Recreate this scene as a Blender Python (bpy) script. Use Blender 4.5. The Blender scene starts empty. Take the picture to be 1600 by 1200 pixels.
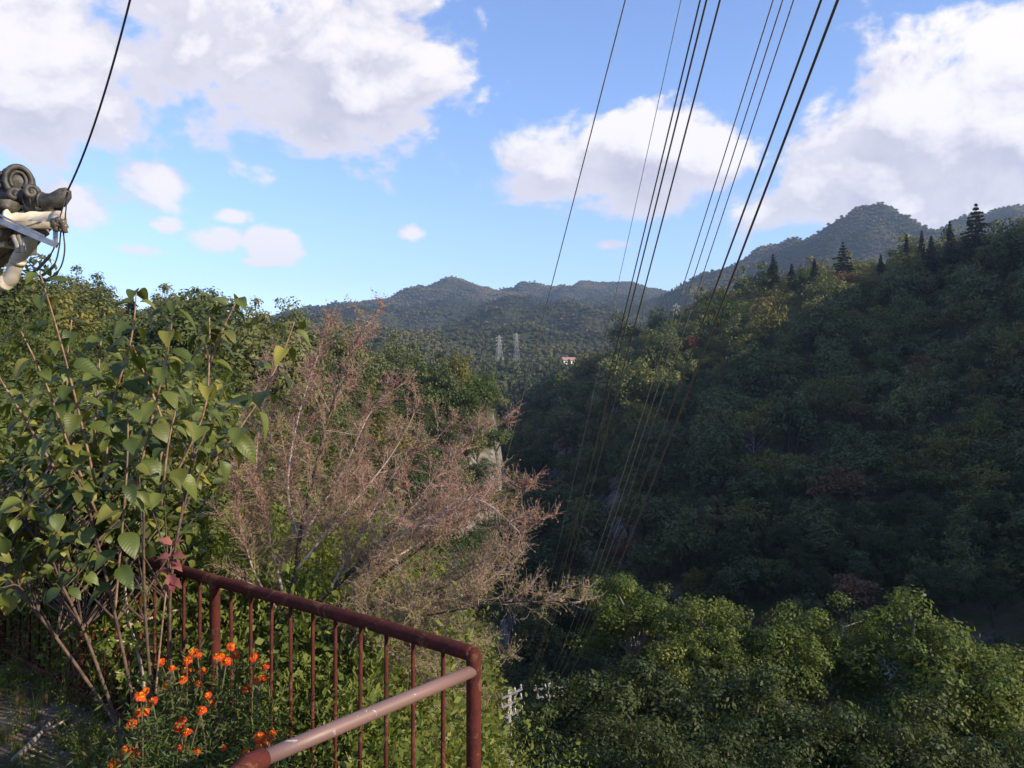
import bpy, math, random
import numpy as np
from mathutils import Vector, Matrix, Quaternion

random.seed(11)
RNG = np.random.default_rng(11)
SC = bpy.context.scene
COL = SC.collection
R = math.radians

# ------------------------------------------------------------------ camera
CAM_Z = 1.75
F = 1244.4                      # focal length in pixels of a 1600 px wide frame
cam_d = bpy.data.cameras.new('camera')
cam_d.lens = 28.0
cam_d.sensor_width = 36.0
cam_d.clip_start = 0.05
cam_d.clip_end = 20000.0
cam = bpy.data.objects.new('camera', cam_d)
cam.location = (0, 0, CAM_Z)
cam.rotation_euler = (R(90), 0, 0)
COL.objects.link(cam)
SC.camera = cam

def at(px, py, d):
    """world point seen at pixel (px, py) of the photograph at depth d"""
    return Vector(((px - 800) / F * d, d, CAM_Z + (600 - py) / F * d))

# ------------------------------------------------------------------ view
SC.view_settings.view_transform = 'Standard'
SC.view_settings.look = 'None'
SC.view_settings.gamma = 1.0
SC.view_settings.exposure = 0.82
SC.view_settings.use_curve_mapping = False
SC.render.engine = 'CYCLES'
SC.cycles.use_denoising = True
SC.cycles.max_bounces = 6
SC.cycles.diffuse_bounces = 2
SC.cycles.glossy_bounces = 2
SC.cycles.transmission_bounces = 3
SC.cycles.volume_bounces = 0
SC.cycles.transparent_max_bounces = 8

# ------------------------------------------------------------------ light
SUN_AZ, SUN_EL = 115.0, 24.0           # azimuth clockwise from the view direction (+Y)
sv = Vector((math.sin(R(SUN_AZ)) * math.cos(R(SUN_EL)), math.cos(R(SUN_AZ)) * math.cos(R(SUN_EL)), math.sin(R(SUN_EL))))
sun_d = bpy.data.lights.new('sun', 'SUN')
sun_d.energy = 5.0
sun_d.angle = R(0.5)
sun_d.color = (1.0, 0.84, 0.62)
sun = bpy.data.objects.new('sun', sun_d)
sun.rotation_euler = sv.to_track_quat('Z', 'Y').to_euler()
sun.location = (60, -10, 60)
COL.objects.link(sun)

# ------------------------------------------------------------------ node helper
class NT:
    def __init__(s, tree):
        s.t = tree
    def n(s, typ, **kw):
        nd = s.t.nodes.new(typ)
        for k, v in kw.items():
            setattr(nd, k, v)
        return nd
    def l(s, a, b):
        s.t.links.new(a, b)
    def put(s, sock, v):
        if isinstance(v, bpy.types.NodeSocket):
            s.t.links.new(v, sock)
        else:
            sock.default_value = v
    def math(s, op, a, b=None, c=None, clamp=False):
        nd = s.n('ShaderNodeMath', operation=op, use_clamp=clamp)
        s.put(nd.inputs[0], a)
        if b is not None: s.put(nd.inputs[1], b)
        if c is not None: s.put(nd.inputs[2], c)
        return nd.outputs[0]
    def mix(s, f, a, b):
        nd = s.n('ShaderNodeMix', data_type='RGBA')
        s.put(nd.inputs[0], f)
        for i, v in ((6, a), (7, b)):
            if not isinstance(v, bpy.types.NodeSocket) and len(v) == 3: v = (*v, 1)
            s.put(nd.inputs[i], v)
        return nd.outputs[2]
    def sstep(s, lo, hi, v):
        nd = s.n('ShaderNodeMapRange', interpolation_type='SMOOTHSTEP')
        s.put(nd.inputs[0], v); nd.inputs[1].default_value = lo; nd.inputs[2].default_value = hi
        return nd.outputs[0]
    def noise(s, vec, scale, detail=4, rough=.55, dist=0.0):
        nd = s.n('ShaderNodeTexNoise')
        if vec is not None: s.l(vec, nd.inputs['Vector'])
        nd.inputs['Scale'].default_value = scale
        nd.inputs['Detail'].default_value = detail
        nd.inputs['Roughness'].default_value = rough
        nd.inputs['Distortion'].default_value = dist
        return nd.outputs[0]

# ------------------------------------------------------------------ sky with cumulus clouds
world = bpy.data.worlds.new('World')
SC.world = world
world.use_nodes = True
wt = NT(world.node_tree)
world.node_tree.nodes.clear()
sky = wt.n('ShaderNodeTexSky', sky_type='NISHITA')
sky.sun_disc = False
sky.sun_elevation = R(SUN_EL)
sky.sun_rotation = R(SUN_AZ)
sky.altitude = 300
sky.air_density = 1.0
sky.dust_density = 0.1
sky.ozone_density = 2.2
tc = wt.n('ShaderNodeTexCoord')
sep = wt.n('ShaderNodeSeparateXYZ')
wt.l(tc.outputs['Generated'], sep.inputs[0])
az = wt.math('ARCTAN2', sep.outputs[0], sep.outputs[1])
el = wt.math('ARCSINE', sep.outputs[2])

def azel(px, py):
    x, z = (px - 800) / F, (600 - py) / F
    return math.atan2(x, 1), math.asin(z / math.sqrt(x * x + 1 + z * z))
# cumulus as (px, py, half width px, half height px, weight)
CL = [(70, 40, 280, 140, .95), (330, 70, 340, 180, 1.0), (560, 90, 215, 165, 1.2), (100, 180, 230, 105, .95), (470, 190, 200, 85, .92),
      (240, 290, 85, 70, .92), (150, 335, 120, 85, .72), (330, 372, 72, 32, .78), (430, 380, 64, 38, .88), (400, 270, 80, 34, .72),
      (642, 366, 42, 24, .82), (255, 350, 44, 24, .85), (205, 388, 60, 20, .8), (360, 338, 46, 18, .8), (405, 410, 40, 12, .75),
      (990, 250, 290, 100, 1.15), (890, 285, 200, 72, .92), (1120, 215, 130, 85, .9), (960, 385, 60, 18, .9),
      (1500, 240, 320, 165, 1.3), (1560, 110, 170, 120, 1.1), (1280, 310, 260, 66, .95), (1400, 130, 120, 70, .85)]
clouds = [(*azel(px, py), w * .98 / F, h * 1.0 / F, k) for px, py, w, h, k in CL]
BIG = [clouds[i] for i in (1, 2, 3, 15, 16, 19, 21)]

def blobs(A, E, lst):
    tot = None
    for (a, e, w, h, k) in lst:
        xx = wt.math('MULTIPLY_ADD', A, 1 / w, -a / w)
        yy = wt.math('MULTIPLY_ADD', E, 1 / h, -e / h)
        q = wt.math('MULTIPLY_ADD', xx, xx, wt.math('MULTIPLY', yy, yy))
        b = wt.math('DIVIDE', k, wt.math('MULTIPLY_ADD', q, q, wt.math('ADD', q, 1.0)))
        tot = b if tot is None else wt.math('MAXIMUM', tot, b)
    return tot
def cloud_density(dx, dy, full=True):
    A = wt.math('ADD', az, dx) if dx else az
    E = wt.math('ADD', el, dy) if dy else el
    cmb = wt.n('ShaderNodeCombineXYZ')
    wt.l(A, cmb.inputs[0]); wt.l(wt.math('MULTIPLY', E, 1.35), cmb.inputs[1])
    n1 = wt.noise(cmb.outputs[0], 8.0, 9 if full else 6, .60, .2)
    tot = blobs(A, E, clouds if full else BIG)
    # past the frame the same kind of cumulus goes on, from broad noise
    n2 = wt.noise(cmb.outputs[0], 2.6, 2, .5)
    out = wt.sstep(.70, .95, wt.math('ABSOLUTE', A))
    hi = wt.sstep(.50, .62, E)
    wide = wt.math('MULTIPLY', wt.math('MAXIMUM', out, hi), wt.sstep(.46, .72, n2))
    tot = wt.math('MAXIMUM', tot, wide)
    return wt.math('SUBTRACT', wt.math('ADD', tot, wt.math('MULTIPLY_ADD', n1, 2.2, -1.1)), .55)
D0 = cloud_density(0.0, 0.0)
D1 = cloud_density(0.018, 0.032, False)
alpha = wt.sstep(-.05, .25, D0)
lit = wt.sstep(-.34, .46, wt.math('SUBTRACT', D0, D1))
thin = wt.sstep(.9, .1, D0)
litf = wt.math('MAXIMUM', lit, wt.math('MULTIPLY', thin, .55))
ccol = wt.mix(litf, (2.2, 2.17, 2.65), (4.4, 4.15, 4.15))
tint = wt.n('ShaderNodeMix', data_type='RGBA', blend_type='MULTIPLY'); tint.inputs[0].default_value = 1
wt.l(sky.outputs[0], tint.inputs[6]); tint.inputs[7].default_value = (.88, .89, 1.06, 1)
scol = wt.mix(wt.math('MULTIPLY', alpha, .96), tint.outputs[2], ccol)
world.cycles.sampling_method = 'MANUAL'
world.cycles.sample_map_resolution = 256
bg = wt.n('ShaderNodeBackground')
bg.inputs['Strength'].default_value = 0.15
wt.l(scol, bg.inputs['Color'])
wo = wt.n('ShaderNodeOutputWorld')
wt.l(bg.outputs[0], wo.inputs['Surface'])

# ------------------------------------------------------------------ mesh helpers
def mesh_np(name, V, Fq, mat=None, var=None, smooth=False):
    """V (n,3), Fq (m,k) faces of equal size k"""
    V = np.asarray(V, np.float32); Fq = np.asarray(Fq, np.int32)
    m, k = Fq.shape
    me = bpy.data.meshes.new(name)
    me.vertices.add(len(V)); me.vertices.foreach_set('co', V.ravel())
    me.loops.add(m * k); me.loops.foreach_set('vertex_index', Fq.ravel())
    me.polygons.add(m)
    me.polygons.foreach_set('loop_start', np.arange(m, dtype=np.int32) * k)
    if smooth: me.polygons.foreach_set('use_smooth', np.ones(m, bool))
    me.update(calc_edges=True)
    if var is not None:
        a = me.attributes.new('var', 'FLOAT', 'FACE'); a.data.foreach_set('value', np.asarray(var, np.float32))
    if mat is not None: me.materials.append(mat)
    return me

class MB:
    def __init__(s): s.v = []; s.f = []
    def add(s, vs, fs):
        o = len(s.v); s.v += [tuple(v) for v in vs]; s.f += [tuple(i + o for i in f) for f in fs]
    def tube(s, pts, rad, sides=6, cap=True):
        pts = [Vector(p) for p in pts]; n = len(pts)
        if not hasattr(rad, '__len__'): rad = [rad] * n
        vs = []; up = None
        for i, p in enumerate(pts):
            t = (pts[min(i + 1, n - 1)] - pts[max(i - 1, 0)])
            t = t.normalized() if t.length > 1e-9 else Vector((0, 0, 1))
            if up is None: up = t.orthogonal().normalized()
            up = (up - t * up.dot(t)); up = up.normalized() if up.length > 1e-6 else t.orthogonal().normalized()
            b = t.cross(up)
            for k in range(sides):
                a = 2 * math.pi * k / sides
                vs.append(p + (up * math.cos(a) + b * math.sin(a)) * rad[i])
        fs = [(i * sides + k, i * sides + (k + 1) % sides, (i + 1) * sides + (k + 1) % sides, (i + 1) * sides + k)
              for i in range(n - 1) for k in range(sides)]
        if cap: fs += [tuple(range(sides))[::-1], tuple((n - 1) * sides + k for k in range(sides))]
        s.add(vs, fs)
    def box(s, c, size, rot=None):
        c = Vector(c); h = Vector(size) / 2
        vs = []
        for z in (-1, 1):
            for x, y in ((-1, -1), (1, -1), (1, 1), (-1, 1)):
                v = Vector((x * h.x, y * h.y, z * h.z))
                vs.append(c + (rot @ v if rot is not None else v))
        s.add(vs, [(3, 2, 1, 0), (4, 5, 6, 7), (0, 1, 5, 4), (1, 2, 6, 5), (2, 3, 7, 6), (3, 0, 4, 7)])
    def bar(s, a, b, w):
        a = Vector(a); b = Vector(b); d = b - a
        s.box((a + b) / 2, (w, w, d.length), d.to_track_quat('Z', 'Y').to_matrix())
    def lathe(s, prof, seg=12, M=None):
        vs = []
        for r, z in prof:
            for k in range(seg):
                a = 2 * math.pi * k / seg
                v = Vector((r * math.cos(a), r * math.sin(a), z)); vs.append(M @ v if M is not None else v)
        n = len(prof)
        fs = [(i * seg + k, i * seg + (k + 1) % seg, (i + 1) * seg + (k + 1) % seg, (i + 1) * seg + k) for i in range(n - 1) for k in range(seg)]
        fs += [tuple(range(seg))[::-1], tuple((n - 1) * seg + k for k in range(seg))]
        s.add(vs, fs)
    def mesh(s, name, mat, smooth=True):
        me = bpy.data.meshes.new(name); me.from_pydata(s.v, [], s.f)
        if smooth: me.polygons.foreach_set('use_smooth', [True] * len(me.polygons))
        if mat is not None: me.materials.append(mat)
        me.update(); return me
    def obj(s, name, mat, parent=None, smooth=True):
        return link(name, s.mesh(name, mat, smooth), parent)

def link(name, me, parent=None, M=None):
    o = bpy.data.objects.new(name, me); COL.objects.link(o)
    if M is not None: o.matrix_world = M
    if parent is not None:
        o.parent = parent
        o.matrix_parent_inverse = Matrix.Identity(4)
    return o
def tag(o, label=None, cat=None, group=None, kind=None):
    if label: o['label'] = label
    if cat: o['category'] = cat
    if group: o['group'] = group
    if kind: o['kind'] = kind
    return o
def thing(name, label, cat, group=None, loc=None):
    o = bpy.data.objects.new(name, None); o.empty_display_size = .1
    if loc is not None: o.location = loc
    COL.objects.link(o)
    return tag(o, label, cat, group)
def rebase(root, loc):
    """put the thing's Empty at its base while the parts stay where they were built (world coordinates)"""
    root.location = loc
    T = Matrix.Translation(-Vector(loc))
    for c in root.children:
        c.matrix_basis = T @ c.matrix_basis

def smooth_path(pts, n=4):
    out = []; m = len(pts)
    for i in range(m - 1):
        p0, p1, p2, p3 = pts[max(i - 1, 0)], pts[i], pts[i + 1], pts[min(i + 2, m - 1)]
        for k in range(n):
            t = k / n
            out.append(.5 * ((2 * p1) + (p2 - p0) * t + (2 * p0 - 5 * p1 + 4 * p2 - p3) * t * t + (3 * p1 - p0 - 3 * p2 + p3) * t ** 3))
    return out + [pts[-1]]

# ------------------------------------------------------------------ materials
def material(name):
    m = bpy.data.materials.new(name); m.use_nodes = True
    m.node_tree.nodes.clear()
    return m, NT(m.node_tree)
def simple(name, col, rough=.6, metal=0.0, col2=None, scale=20, bump=0.0, spec=.4, detail=4):
    m, t = material(name)
    p = t.n('ShaderNodeBsdfPrincipled'); o = t.n('ShaderNodeOutputMaterial'); t.l(p.outputs[0], o.inputs[0])
    p.inputs['Roughness'].default_value = rough; p.inputs['Metallic'].default_value = metal
    p.inputs['Specular IOR Level'].default_value = spec
    c = t.n('ShaderNodeTexCoord')
    nz = t.noise(c.outputs['Object'], scale, detail, .65)
    if col2 is None: col2 = tuple(x * .7 for x in col)
    t.l(t.mix(t.sstep(.35, .65, nz), col, col2), p.inputs['Base Color'])
    if bump:
        b = t.n('ShaderNodeBump'); b.inputs['Strength'].default_value = bump; b.inputs['Distance'].default_value = .01
        t.l(nz, b.inputs['Height']); t.l(b.outputs[0], p.inputs['Normal'])
    return m
def leaf_mat(name, cols, trans=.35, rough=.55, spec=.25, inst=False, objrand=.5, var=.5, tr_tint=(1.25, 1.2, .5)):
    """colour from per-face 'var' plus a per-object random value, run through a ramp"""
    m, t = material(name)
    o = t.n('ShaderNodeOutputMaterial')
    a = t.n('ShaderNodeAttribute', attribute_name='var')
    oi = t.n('ShaderNodeObjectInfo')
    f = t.math('ADD', t.math('MULTIPLY', a.outputs['Fac'], var), t.math('MULTIPLY', oi.outputs['Random'], objrand))
    if inst:
        b = t.n('ShaderNodeAttribute', attribute_name='tint', attribute_type='INSTANCER')
        f = t.math('ADD', t.math('MULTIPLY', a.outputs['Fac'], var), t.math('MULTIPLY', b.outputs['Fac'], 1 - var))
    rp = t.n('ShaderNodeValToRGB'); el_ = rp.color_ramp.elements
    while len(el_) < len(cols): el_.new(.5)
    for i, c in enumerate(cols):
        el_[i].position = i / (len(cols) - 1); el_[i].color = (*c, 1)
    t.l(f, rp.inputs[0])
    p = t.n('ShaderNodeBsdfPrincipled'); p.inputs['Roughness'].default_value = rough
    p.inputs['Specular IOR Level'].default_value = spec
    t.l(rp.outputs[0], p.inputs['Base Color'])
    if trans:
        tr = t.n('ShaderNodeBsdfTranslucent')
        mm = t.n('ShaderNodeMix', data_type='RGBA', blend_type='MULTIPLY'); mm.inputs[0].default_value = 1
        t.l(rp.outputs[0], mm.inputs[6]); mm.inputs[7].default_value = (*tr_tint, 1)
        t.l(mm.outputs[2], tr.inputs[0])
        mx = t.n('ShaderNodeMixShader'); mx.inputs[0].default_value = trans
        t.l(p.outputs[0], mx.inputs[1]); t.l(tr.outputs[0], mx.inputs[2]); t.l(mx.outputs[0], o.inputs[0])
    else:
        t.l(p.outputs[0], o.inputs[0])
    return m

# ------------------------------------------------------------------ terrain height
def zpy(d, py): return CAM_Z + (600 - py) / F * d
def P(px, *pts):
    """radial profile at the bearing of column px; a pair is (depth, z), a triple is (depth, row, 0)"""
    th = math.atan((px - 800) / F); c = math.cos(th); out = []
    for p in pts:
        d = p[0]; z = p[1] if len(p) == 2 else zpy(d, p[1]); out.append((d / c, z))
    return (math.degrees(th), out)
PROF = [
    (-180, [(2, 0), (50, 1), (200, 6), (4000, 60)]),
    (-120, [(2, 0), (50, 1), (200, 8), (4000, 60)]),
    (-80, [(2, 0), (30, .5), (90, 6), (200, 10), (4000, 80)]),
    (-55, [(2, 0), (30, .5), (80, 5), (140, 10), (4000, 100)]),
    P(0, (5, 0), (12, 0), (30, .6), (55, 2.2), (85, 6), (120, 10), (200, 9), (1000, 30), (4000, 60)),
    P(100, (5, 0), (12, 0), (30, .4), (60, 1.6), (90, 6), (120, 9.5), (200, 8), (1000, 30), (4000, 60)),
    P(250, (5, 0), (10, 0), (25, -.5), (50, .2), (80, 2.2), (115, 6), (150, 7), (300, 8), (1000, 35), (2600, 548, 0), (4000, 60)),
    P(400, (5, 0), (9, -.3), (20, -1.5), (50, -2), (90, 0), (130, 3.5), (170, 5), (250, 5), (600, 553, 0), (1500, 532, 0), (2600, 514, 0), (4000, 150)),
    P(500, (5, 0), (8, -.5), (15, -2), (40, -5), (80, -5), (120, -1), (180, 2.5), (300, 578, 0), (600, 545, 0), (900, 522, 0), (1500, 517, 0), (2600, 502, 0), (4000, 150)),
    P(600, (4, 0), (7, -.8), (12, -3), (30, -7), (60, -10), (100, -9), (150, -3), (200, -1), (300, 597, 0), (450, 572, 0), (760, 532, 0), (900, 527, 0), (1150, 545, 0), (1800, 505, 0), (2600, 479, 0), (3200, 300), (4000, 200)),
    P(640, (4, 0), (7, -1.2), (12, -4), (30, -8.5), (60, -13), (100, -12), (135, -9), (150, -4), (200, -2), (300, 604, 0), (450, 580, 0), (760, 540, 0), (900, 541, 0), (1150, 553, 0), (1800, 505, 0), (2600, 465, 0), (3200, 300), (4000, 200)),
    P(700, (4, 0), (6, -1), (12, -5.5), (25, -12), (50, -18), (80, -20), (120, -17), (136, -13), (143, -6), (160, -3), (185, -2.5), (230, -5), (300, 604, 0), (450, 583, 0), (600, 572, 0), (900, 552, 0), (1300, 515, 0), (1700, 507, 0), (2600, 445, 0), (3200, 300), (4000, 200)),
    P(770, (3, -.2), (6, -3), (12, -8.5), (25, -17), (40, -21), (60, -30), (100, -36), (130, -26), (145, -13), (153, -6), (180, -4), (205, -9), (240, -25), (300, -22), (420, -6), (520, 583, 0), (600, 578, 0), (700, 572, 0), (1000, 545, 0), (1400, 500, 0), (1700, 500, 0), (2600, 472, 0), (3200, 300), (4000, 200)),
    P(815, (3, -.4), (6, -3.5), (12, -9), (25, -18), (40, -22), (60, -32), (100, -48), (150, -46), (180, -40), (220, -42), (300, -26), (420, -8), (520, 586, 0), (600, 580, 0), (700, 573, 0), (1000, 545, 0), (1400, 506, 0), (1700, 500, 0), (2600, 456, 0), (3200, 300), (4000, 200)),
    P(900, (3, -.8), (10, -8), (25, -18), (50, -28), (90, -48), (150, -47), (190, -32), (230, -20), (300, -6), (400, 592, 0), (600, 574, 0), (700, 570, 0), (1000, 545, 0), (1400, 506, 0), (1900, 492, 0), (2600, 455, 0), (3200, 300), (4000, 200)),
    P(1000, (3, -1), (10, -8), (25, -18), (60, -32), (100, -48), (125, -44), (133, -34), (160, -25), (200, -13), (260, 4), (320, 12), (380, 10), (600, 10), (1000, 545, 0), (1500, 503, 0), (2000, 485, 0), (2600, 452, 0), (3200, 300), (4000, 200)),
    P(1100, (3, -1), (10, -7.5), (25, -17), (60, -30), (92, -47), (112, -44), (120, -33), (150, -23), (200, -8), (250, 9), (300, 22), (350, 24), (450, 18), (800, 545, 0), (1300, 485, 0), (1700, 445, 0), (2300, 180), (3200, 250), (4000, 200)),
    P(1200, (3, -1), (10, -7), (25, -16), (60, -29), (90, -46), (103, -43), (111, -32), (140, -23), (190, -8), (240, 12), (285, 27), (340, 30), (450, 24), (800, 525, 0), (1300, 452, 0), (1700, 412, 0), (2300, 240), (3200, 250), (4000, 200)),
    P(1300, (3, -1), (10, -6.5), (25, -15.5), (60, -28), (86, -45), (98, -42), (106, -31), (135, -22), (180, -6), (225, 14), (262, 28), (320, 33), (450, 30), (800, 500, 0), (1300, 420, 0), (1650, 362, 0), (2300, 290), (3200, 250), (4000, 200)),
    P(1365, (3, -1), (10, -6.5), (25, -15), (60, -27.5), (84, -45), (96, -42), (104, -31), (132, -21), (175, -5), (215, 15), (250, 28.5), (310, 34), (450, 34), (800, 490, 0), (1300, 405, 0), (1600, 336, 0), (2300, 300), (3200, 250), (4000, 200)),
    P(1450, (3, -1), (10, -6), (25, -14.5), (60, -27), (83, -44), (94, -41), (102, -30), (130, -21), (170, -4), (205, 16), (235, 28.5), (300, 36), (450, 40), (800, 490, 0), (1300, 412, 0), (1650, 361, 0), (2300, 300), (3200, 250), (4000, 200)),
    P(1530, (3, -1), (10, -6), (25, -14), (60, -26.5), (81, -43), (92, -40), (99, -29), (127, -21), (165, -4), (197, 17), (223, 30), (280, 38), (450, 50), (1300, 415, 0), (1900, 350, 0), (2500, 350), (3200, 250), (4000, 200)),
    P(1640, (3, -1), (10, -5.5), (25, -13.5), (60, -26), (78, -42), (88, -39), (95, -28), (122, -20), (155, -4), (185, 18), (208, 32), (260, 42), (450, 62), (1300, 415, 0), (1950, 318, 0), (2500, 380), (3200, 250), (4000, 200)),
    (48, [(3, -1), (10, -5), (30, -13), (70, -28), (95, -30), (130, -5), (180, 36), (230, 66), (283, 84), (400, 88), (700, 90), (2000, 350), (4000, 200)]),  # unseen ridge from here round, its heights set for the shade it casts
    (65, [(3, -.5), (10, -3), (30, -9), (60, -14), (100, 2), (150, 40), (190, 70), (222, 86), (300, 88), (700, 80), (2000, 200), (4000, 100)]),
    (88, [(3, 0), (10, -1), (40, -4), (80, 6), (140, 44), (200, 74), (300, 76), (700, 60), (2000, 100), (4000, 100)]),
    (112, [(3, 0), (10, 0), (40, 2), (80, 10), (140, 40), (212, 72), (300, 74), (700, 60), (2000, 100), (4000, 100)]),
    (140, [(3, 0), (40, 1), (100, 8), (200, 20), (4000, 60)]),
    (180, [(2, 0), (50, 1), (200, 6), (4000, 60)]),
]
PROF.sort(key=lambda p: p[0])
LG = np.linspace(math.log(2.0), math.log(4000.0), 420)
PT = np.array([p[0] for p in PROF])
PZ = np.array([np.interp(LG, np.log([q[0] for q in p[1]]), [q[1] for q in p[1]]) for p in PROF])

def vnoise(x, y, seed):
    """smooth value noise, vectorised"""
    xi = np.floor(x).astype(np.int64); yi = np.floor(y).astype(np.int64)
    fx = x - xi; fy = y - yi
    fx = fx * fx * (3 - 2 * fx); fy = fy * fy * (3 - 2 * fy)
    def h(a, b):
        n = (a * 374761393 + b * 668265263 + seed * 1442695041) & 0x7fffffff
        n = ((n ^ (n >> 13)) * 1274126177) & 0x7fffffff
        return ((n ^ (n >> 16)) & 0xffff) / 65535.0
    return (h(xi, yi) * (1 - fx) + h(xi + 1, yi) * fx) * (1 - fy) + (h(xi, yi + 1) * (1 - fx) + h(xi + 1, yi + 1) * fx) * fy - .5
def fbm(x, y, s, seed, oct=4):
    t = 0; a = 1.0
    for k in range(oct):
        t = t + a * vnoise(x / s, y / s, seed + k * 7); s *= .5; a *= .5
    return t
FA, FD = Vector((-.12, 2.49)), Vector((-.775, .632))      # railing corner and direction
FN = Vector((.632, .775))
def H(x, y):
    x = np.asarray(x, float); y = np.asarray(y, float)
    r = np.maximum(np.hypot(x, y), 2.01); th = np.degrees(np.arctan2(x, y))
    i = np.clip(np.searchsorted(PT, th) - 1, 0, len(PT) - 2)
    f = np.clip((th - PT[i]) / (PT[i + 1] - PT[i]), 0, 1)
    f = f * .5 + f * f * (3 - 2 * f) * .5
    q = np.clip((np.log(r) - LG[0]) / (LG[1] - LG[0]), 0, len(LG) - 1.001); j = q.astype(int); g = q - j
    z0 = PZ[i, j] * (1 - g) + PZ[i, j + 1] * g; z1 = PZ[i + 1, j] * (1 - g) + PZ[i + 1, j + 1] * g
    z = z0 * (1 - f) + z1 * f
    # relief: small near, gullies and spurs far off
    amp = np.clip((r - 12) / 100, 0, 1)
    z = z + amp * (fbm(x, y, 28, 3, 3) * 2.6)
    far = np.clip((r - 500) / 700, 0, 1)
    rid = np.abs(fbm(x + .25 * y, y, 330, 21, 5))
    z = z + far * ((.18 - rid) * 165 + fbm(x, y, 140, 31, 4) * 34)
    # broken rock of the gorge wall: vertical buttresses and ledges
    wall = np.exp(-((r - 104) / 16) ** 2) * np.clip((th - 6) / 8, 0, 1) * np.clip((48 - th) / 8, 0, 1)
    z = z + wall * (np.abs(fbm(x * 1.0, y * .35, 7, 51, 3)) * 9 - 2.2)
    # the yard terrace behind the railing and the bank below it
    s = (x - FA.x) * FN.x + (y - FA.y) * FN.y
    t = (x - FA.x) * FD.x + (y - FA.y) * FD.y
    w = np.clip(1.1 * (t - .7), 0.02, 2.6)
    near = -(.85 + .9 * np.clip((.9 - t) / .8, 0, 1)) * np.maximum(0, s - w) ** 1.08
    near = np.maximum(near, -7) + np.where(s > w, fbm(x, y, 1.5, 9, 2) * .22, fbm(x, y, .7, 5, 3) * .05)
    b = np.clip((r - 5) / 8, 0, 1); b = b * b * (3 - 2 * b)
    return near * (1 - b) + z * b
def Hs(x, y): return float(H(np.array([x]), np.array([y]))[0])

# ground materials
def ground_material():
    m, t = material('ground_soil_rock')
    p = t.n('ShaderNodeBsdfPrincipled'); o = t.n('ShaderNodeOutputMaterial'); t.l(p.outputs[0], o.inputs[0])
    p.inputs['Roughness'].default_value = .9; p.inputs['Specular IOR Level'].default_value = .15
    g = t.n('ShaderNodeNewGeometry'); sp = t.n('ShaderNodeSeparateXYZ'); t.l(g.outputs['Normal'], sp.inputs[0])
    pos = g.outputs['Position']
    n1 = t.noise(pos, .35, 6, .65); n2 = t.noise(pos, 6.0, 8, .7); n3 = t.noise(pos, 60, 4, .7)
    mp = t.n('ShaderNodeMapping'); mp.inputs['Scale'].default_value = (.5, .5, .09); t.l(pos, mp.inputs[0])
    nr = t.noise(mp.outputs[0], 1.2, 8, .7, .6)
    soil = t.mix(n2, (.045, .036, .024), (.14, .115, .08))
    grass = t.mix(n2, (.03, .045, .014), (.075, .085, .028))
    low = t.mix(t.sstep(.4, .6, n1), soil, grass)
    rock = t.mix(t.sstep(.35, .7, nr), (.09, .085, .08), (.30, .28, .265))
    mossy = t.mix(t.sstep(.5, .62, n1), rock, (.03, .04, .018))
    ln = t.n('ShaderNodeVectorMath', operation='LENGTH'); t.l(pos, ln.inputs[0])
    low = t.mix(t.sstep(180, 320, ln.outputs['Value']), low, t.mix(n1, (.022, .03, .012), (.045, .05, .02)))
    st = t.math('MULTIPLY', t.sstep(.80, .60, sp.outputs[2]), t.sstep(420, 300, ln.outputs['Value']))
    base = t.mix(st, low, mossy)
    # gravelly bare earth of the yard
    grav = t.mix(t.sstep(.4, .68, n3), (.14, .105, .075), (.36, .31, .25))
    sx = t.n('ShaderNodeSeparateXYZ'); t.l(pos, sx.inputs[0])
    yard = t.math('MULTIPLY', t.sstep(6.5, 4.8, sx.outputs[1]), t.sstep(.40, .60, t.noise(pos, 1.6, 3, .5)))
    t.l(t.mix(yard, base, grav), p.inputs['Base Color'])
    bp = t.n('ShaderNodeBump'); bp.inputs['Strength'].default_value = .6; bp.inputs['Distance'].default_value = .03
    t.l(n2, bp.inputs['Height']); t.l(bp.outputs[0], p.inputs['Normal'])
    return m
M_ground = ground_material()
ths = np.concatenate([np.arange(-180, -40, 4.0), np.arange(-40, 40, .28), np.arange(40, 70, 1.0), np.arange(70, 180.1, 4.0)])
rrs = np.concatenate([[0.01, .5, 1.0, 1.5], np.exp(np.linspace(math.log(2.0), math.log(200), 230)), np.exp(np.linspace(math.log(200.0), math.log(3990), 330))[1:]])
TH, RR = np.meshgrid(np.radians(ths), rrs, indexing='ij')
GX = RR * np.sin(TH); GY = RR * np.cos(TH)
GZ = H(GX, GY)
nt, nr_ = TH.shape
idx = np.arange(nt * nr_).reshape(nt, nr_)
Q = np.stack([idx[:-1, :-1], idx[:-1, 1:], idx[1:, 1:], idx[1:, :-1]], -1).reshape(-1, 4)[:, ::-1]
terr = link('terrain', mesh_np('terrain', np.stack([GX, GY, GZ], -1).reshape(-1, 3), Q, M_ground, smooth=True))
tag(terr, kind='structure')
H_exact = H
def H(x, y):
    """height of the built terrain sheet itself, so that what stands on it touches it"""
    x = np.asarray(x, float); y = np.asarray(y, float)
    th = np.degrees(np.arctan2(x, y)); r = np.clip(np.hypot(x, y), rrs[0], rrs[-1] * .9999)
    i = np.clip(np.searchsorted(ths, th, side='right') - 1, 0, nt - 2); j = np.clip(np.searchsorted(rrs, r, side='right') - 1, 0, nr_ - 2)
    f = (th - ths[i]) / (ths[i + 1] - ths[i]); g = (r - rrs[j]) / (rrs[j + 1] - rrs[j])
    return (GZ[i, j] * (1 - f) + GZ[i + 1, j] * f) * (1 - g) + (GZ[i, j + 1] * (1 - f) + GZ[i + 1, j + 1] * f) * g
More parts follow.
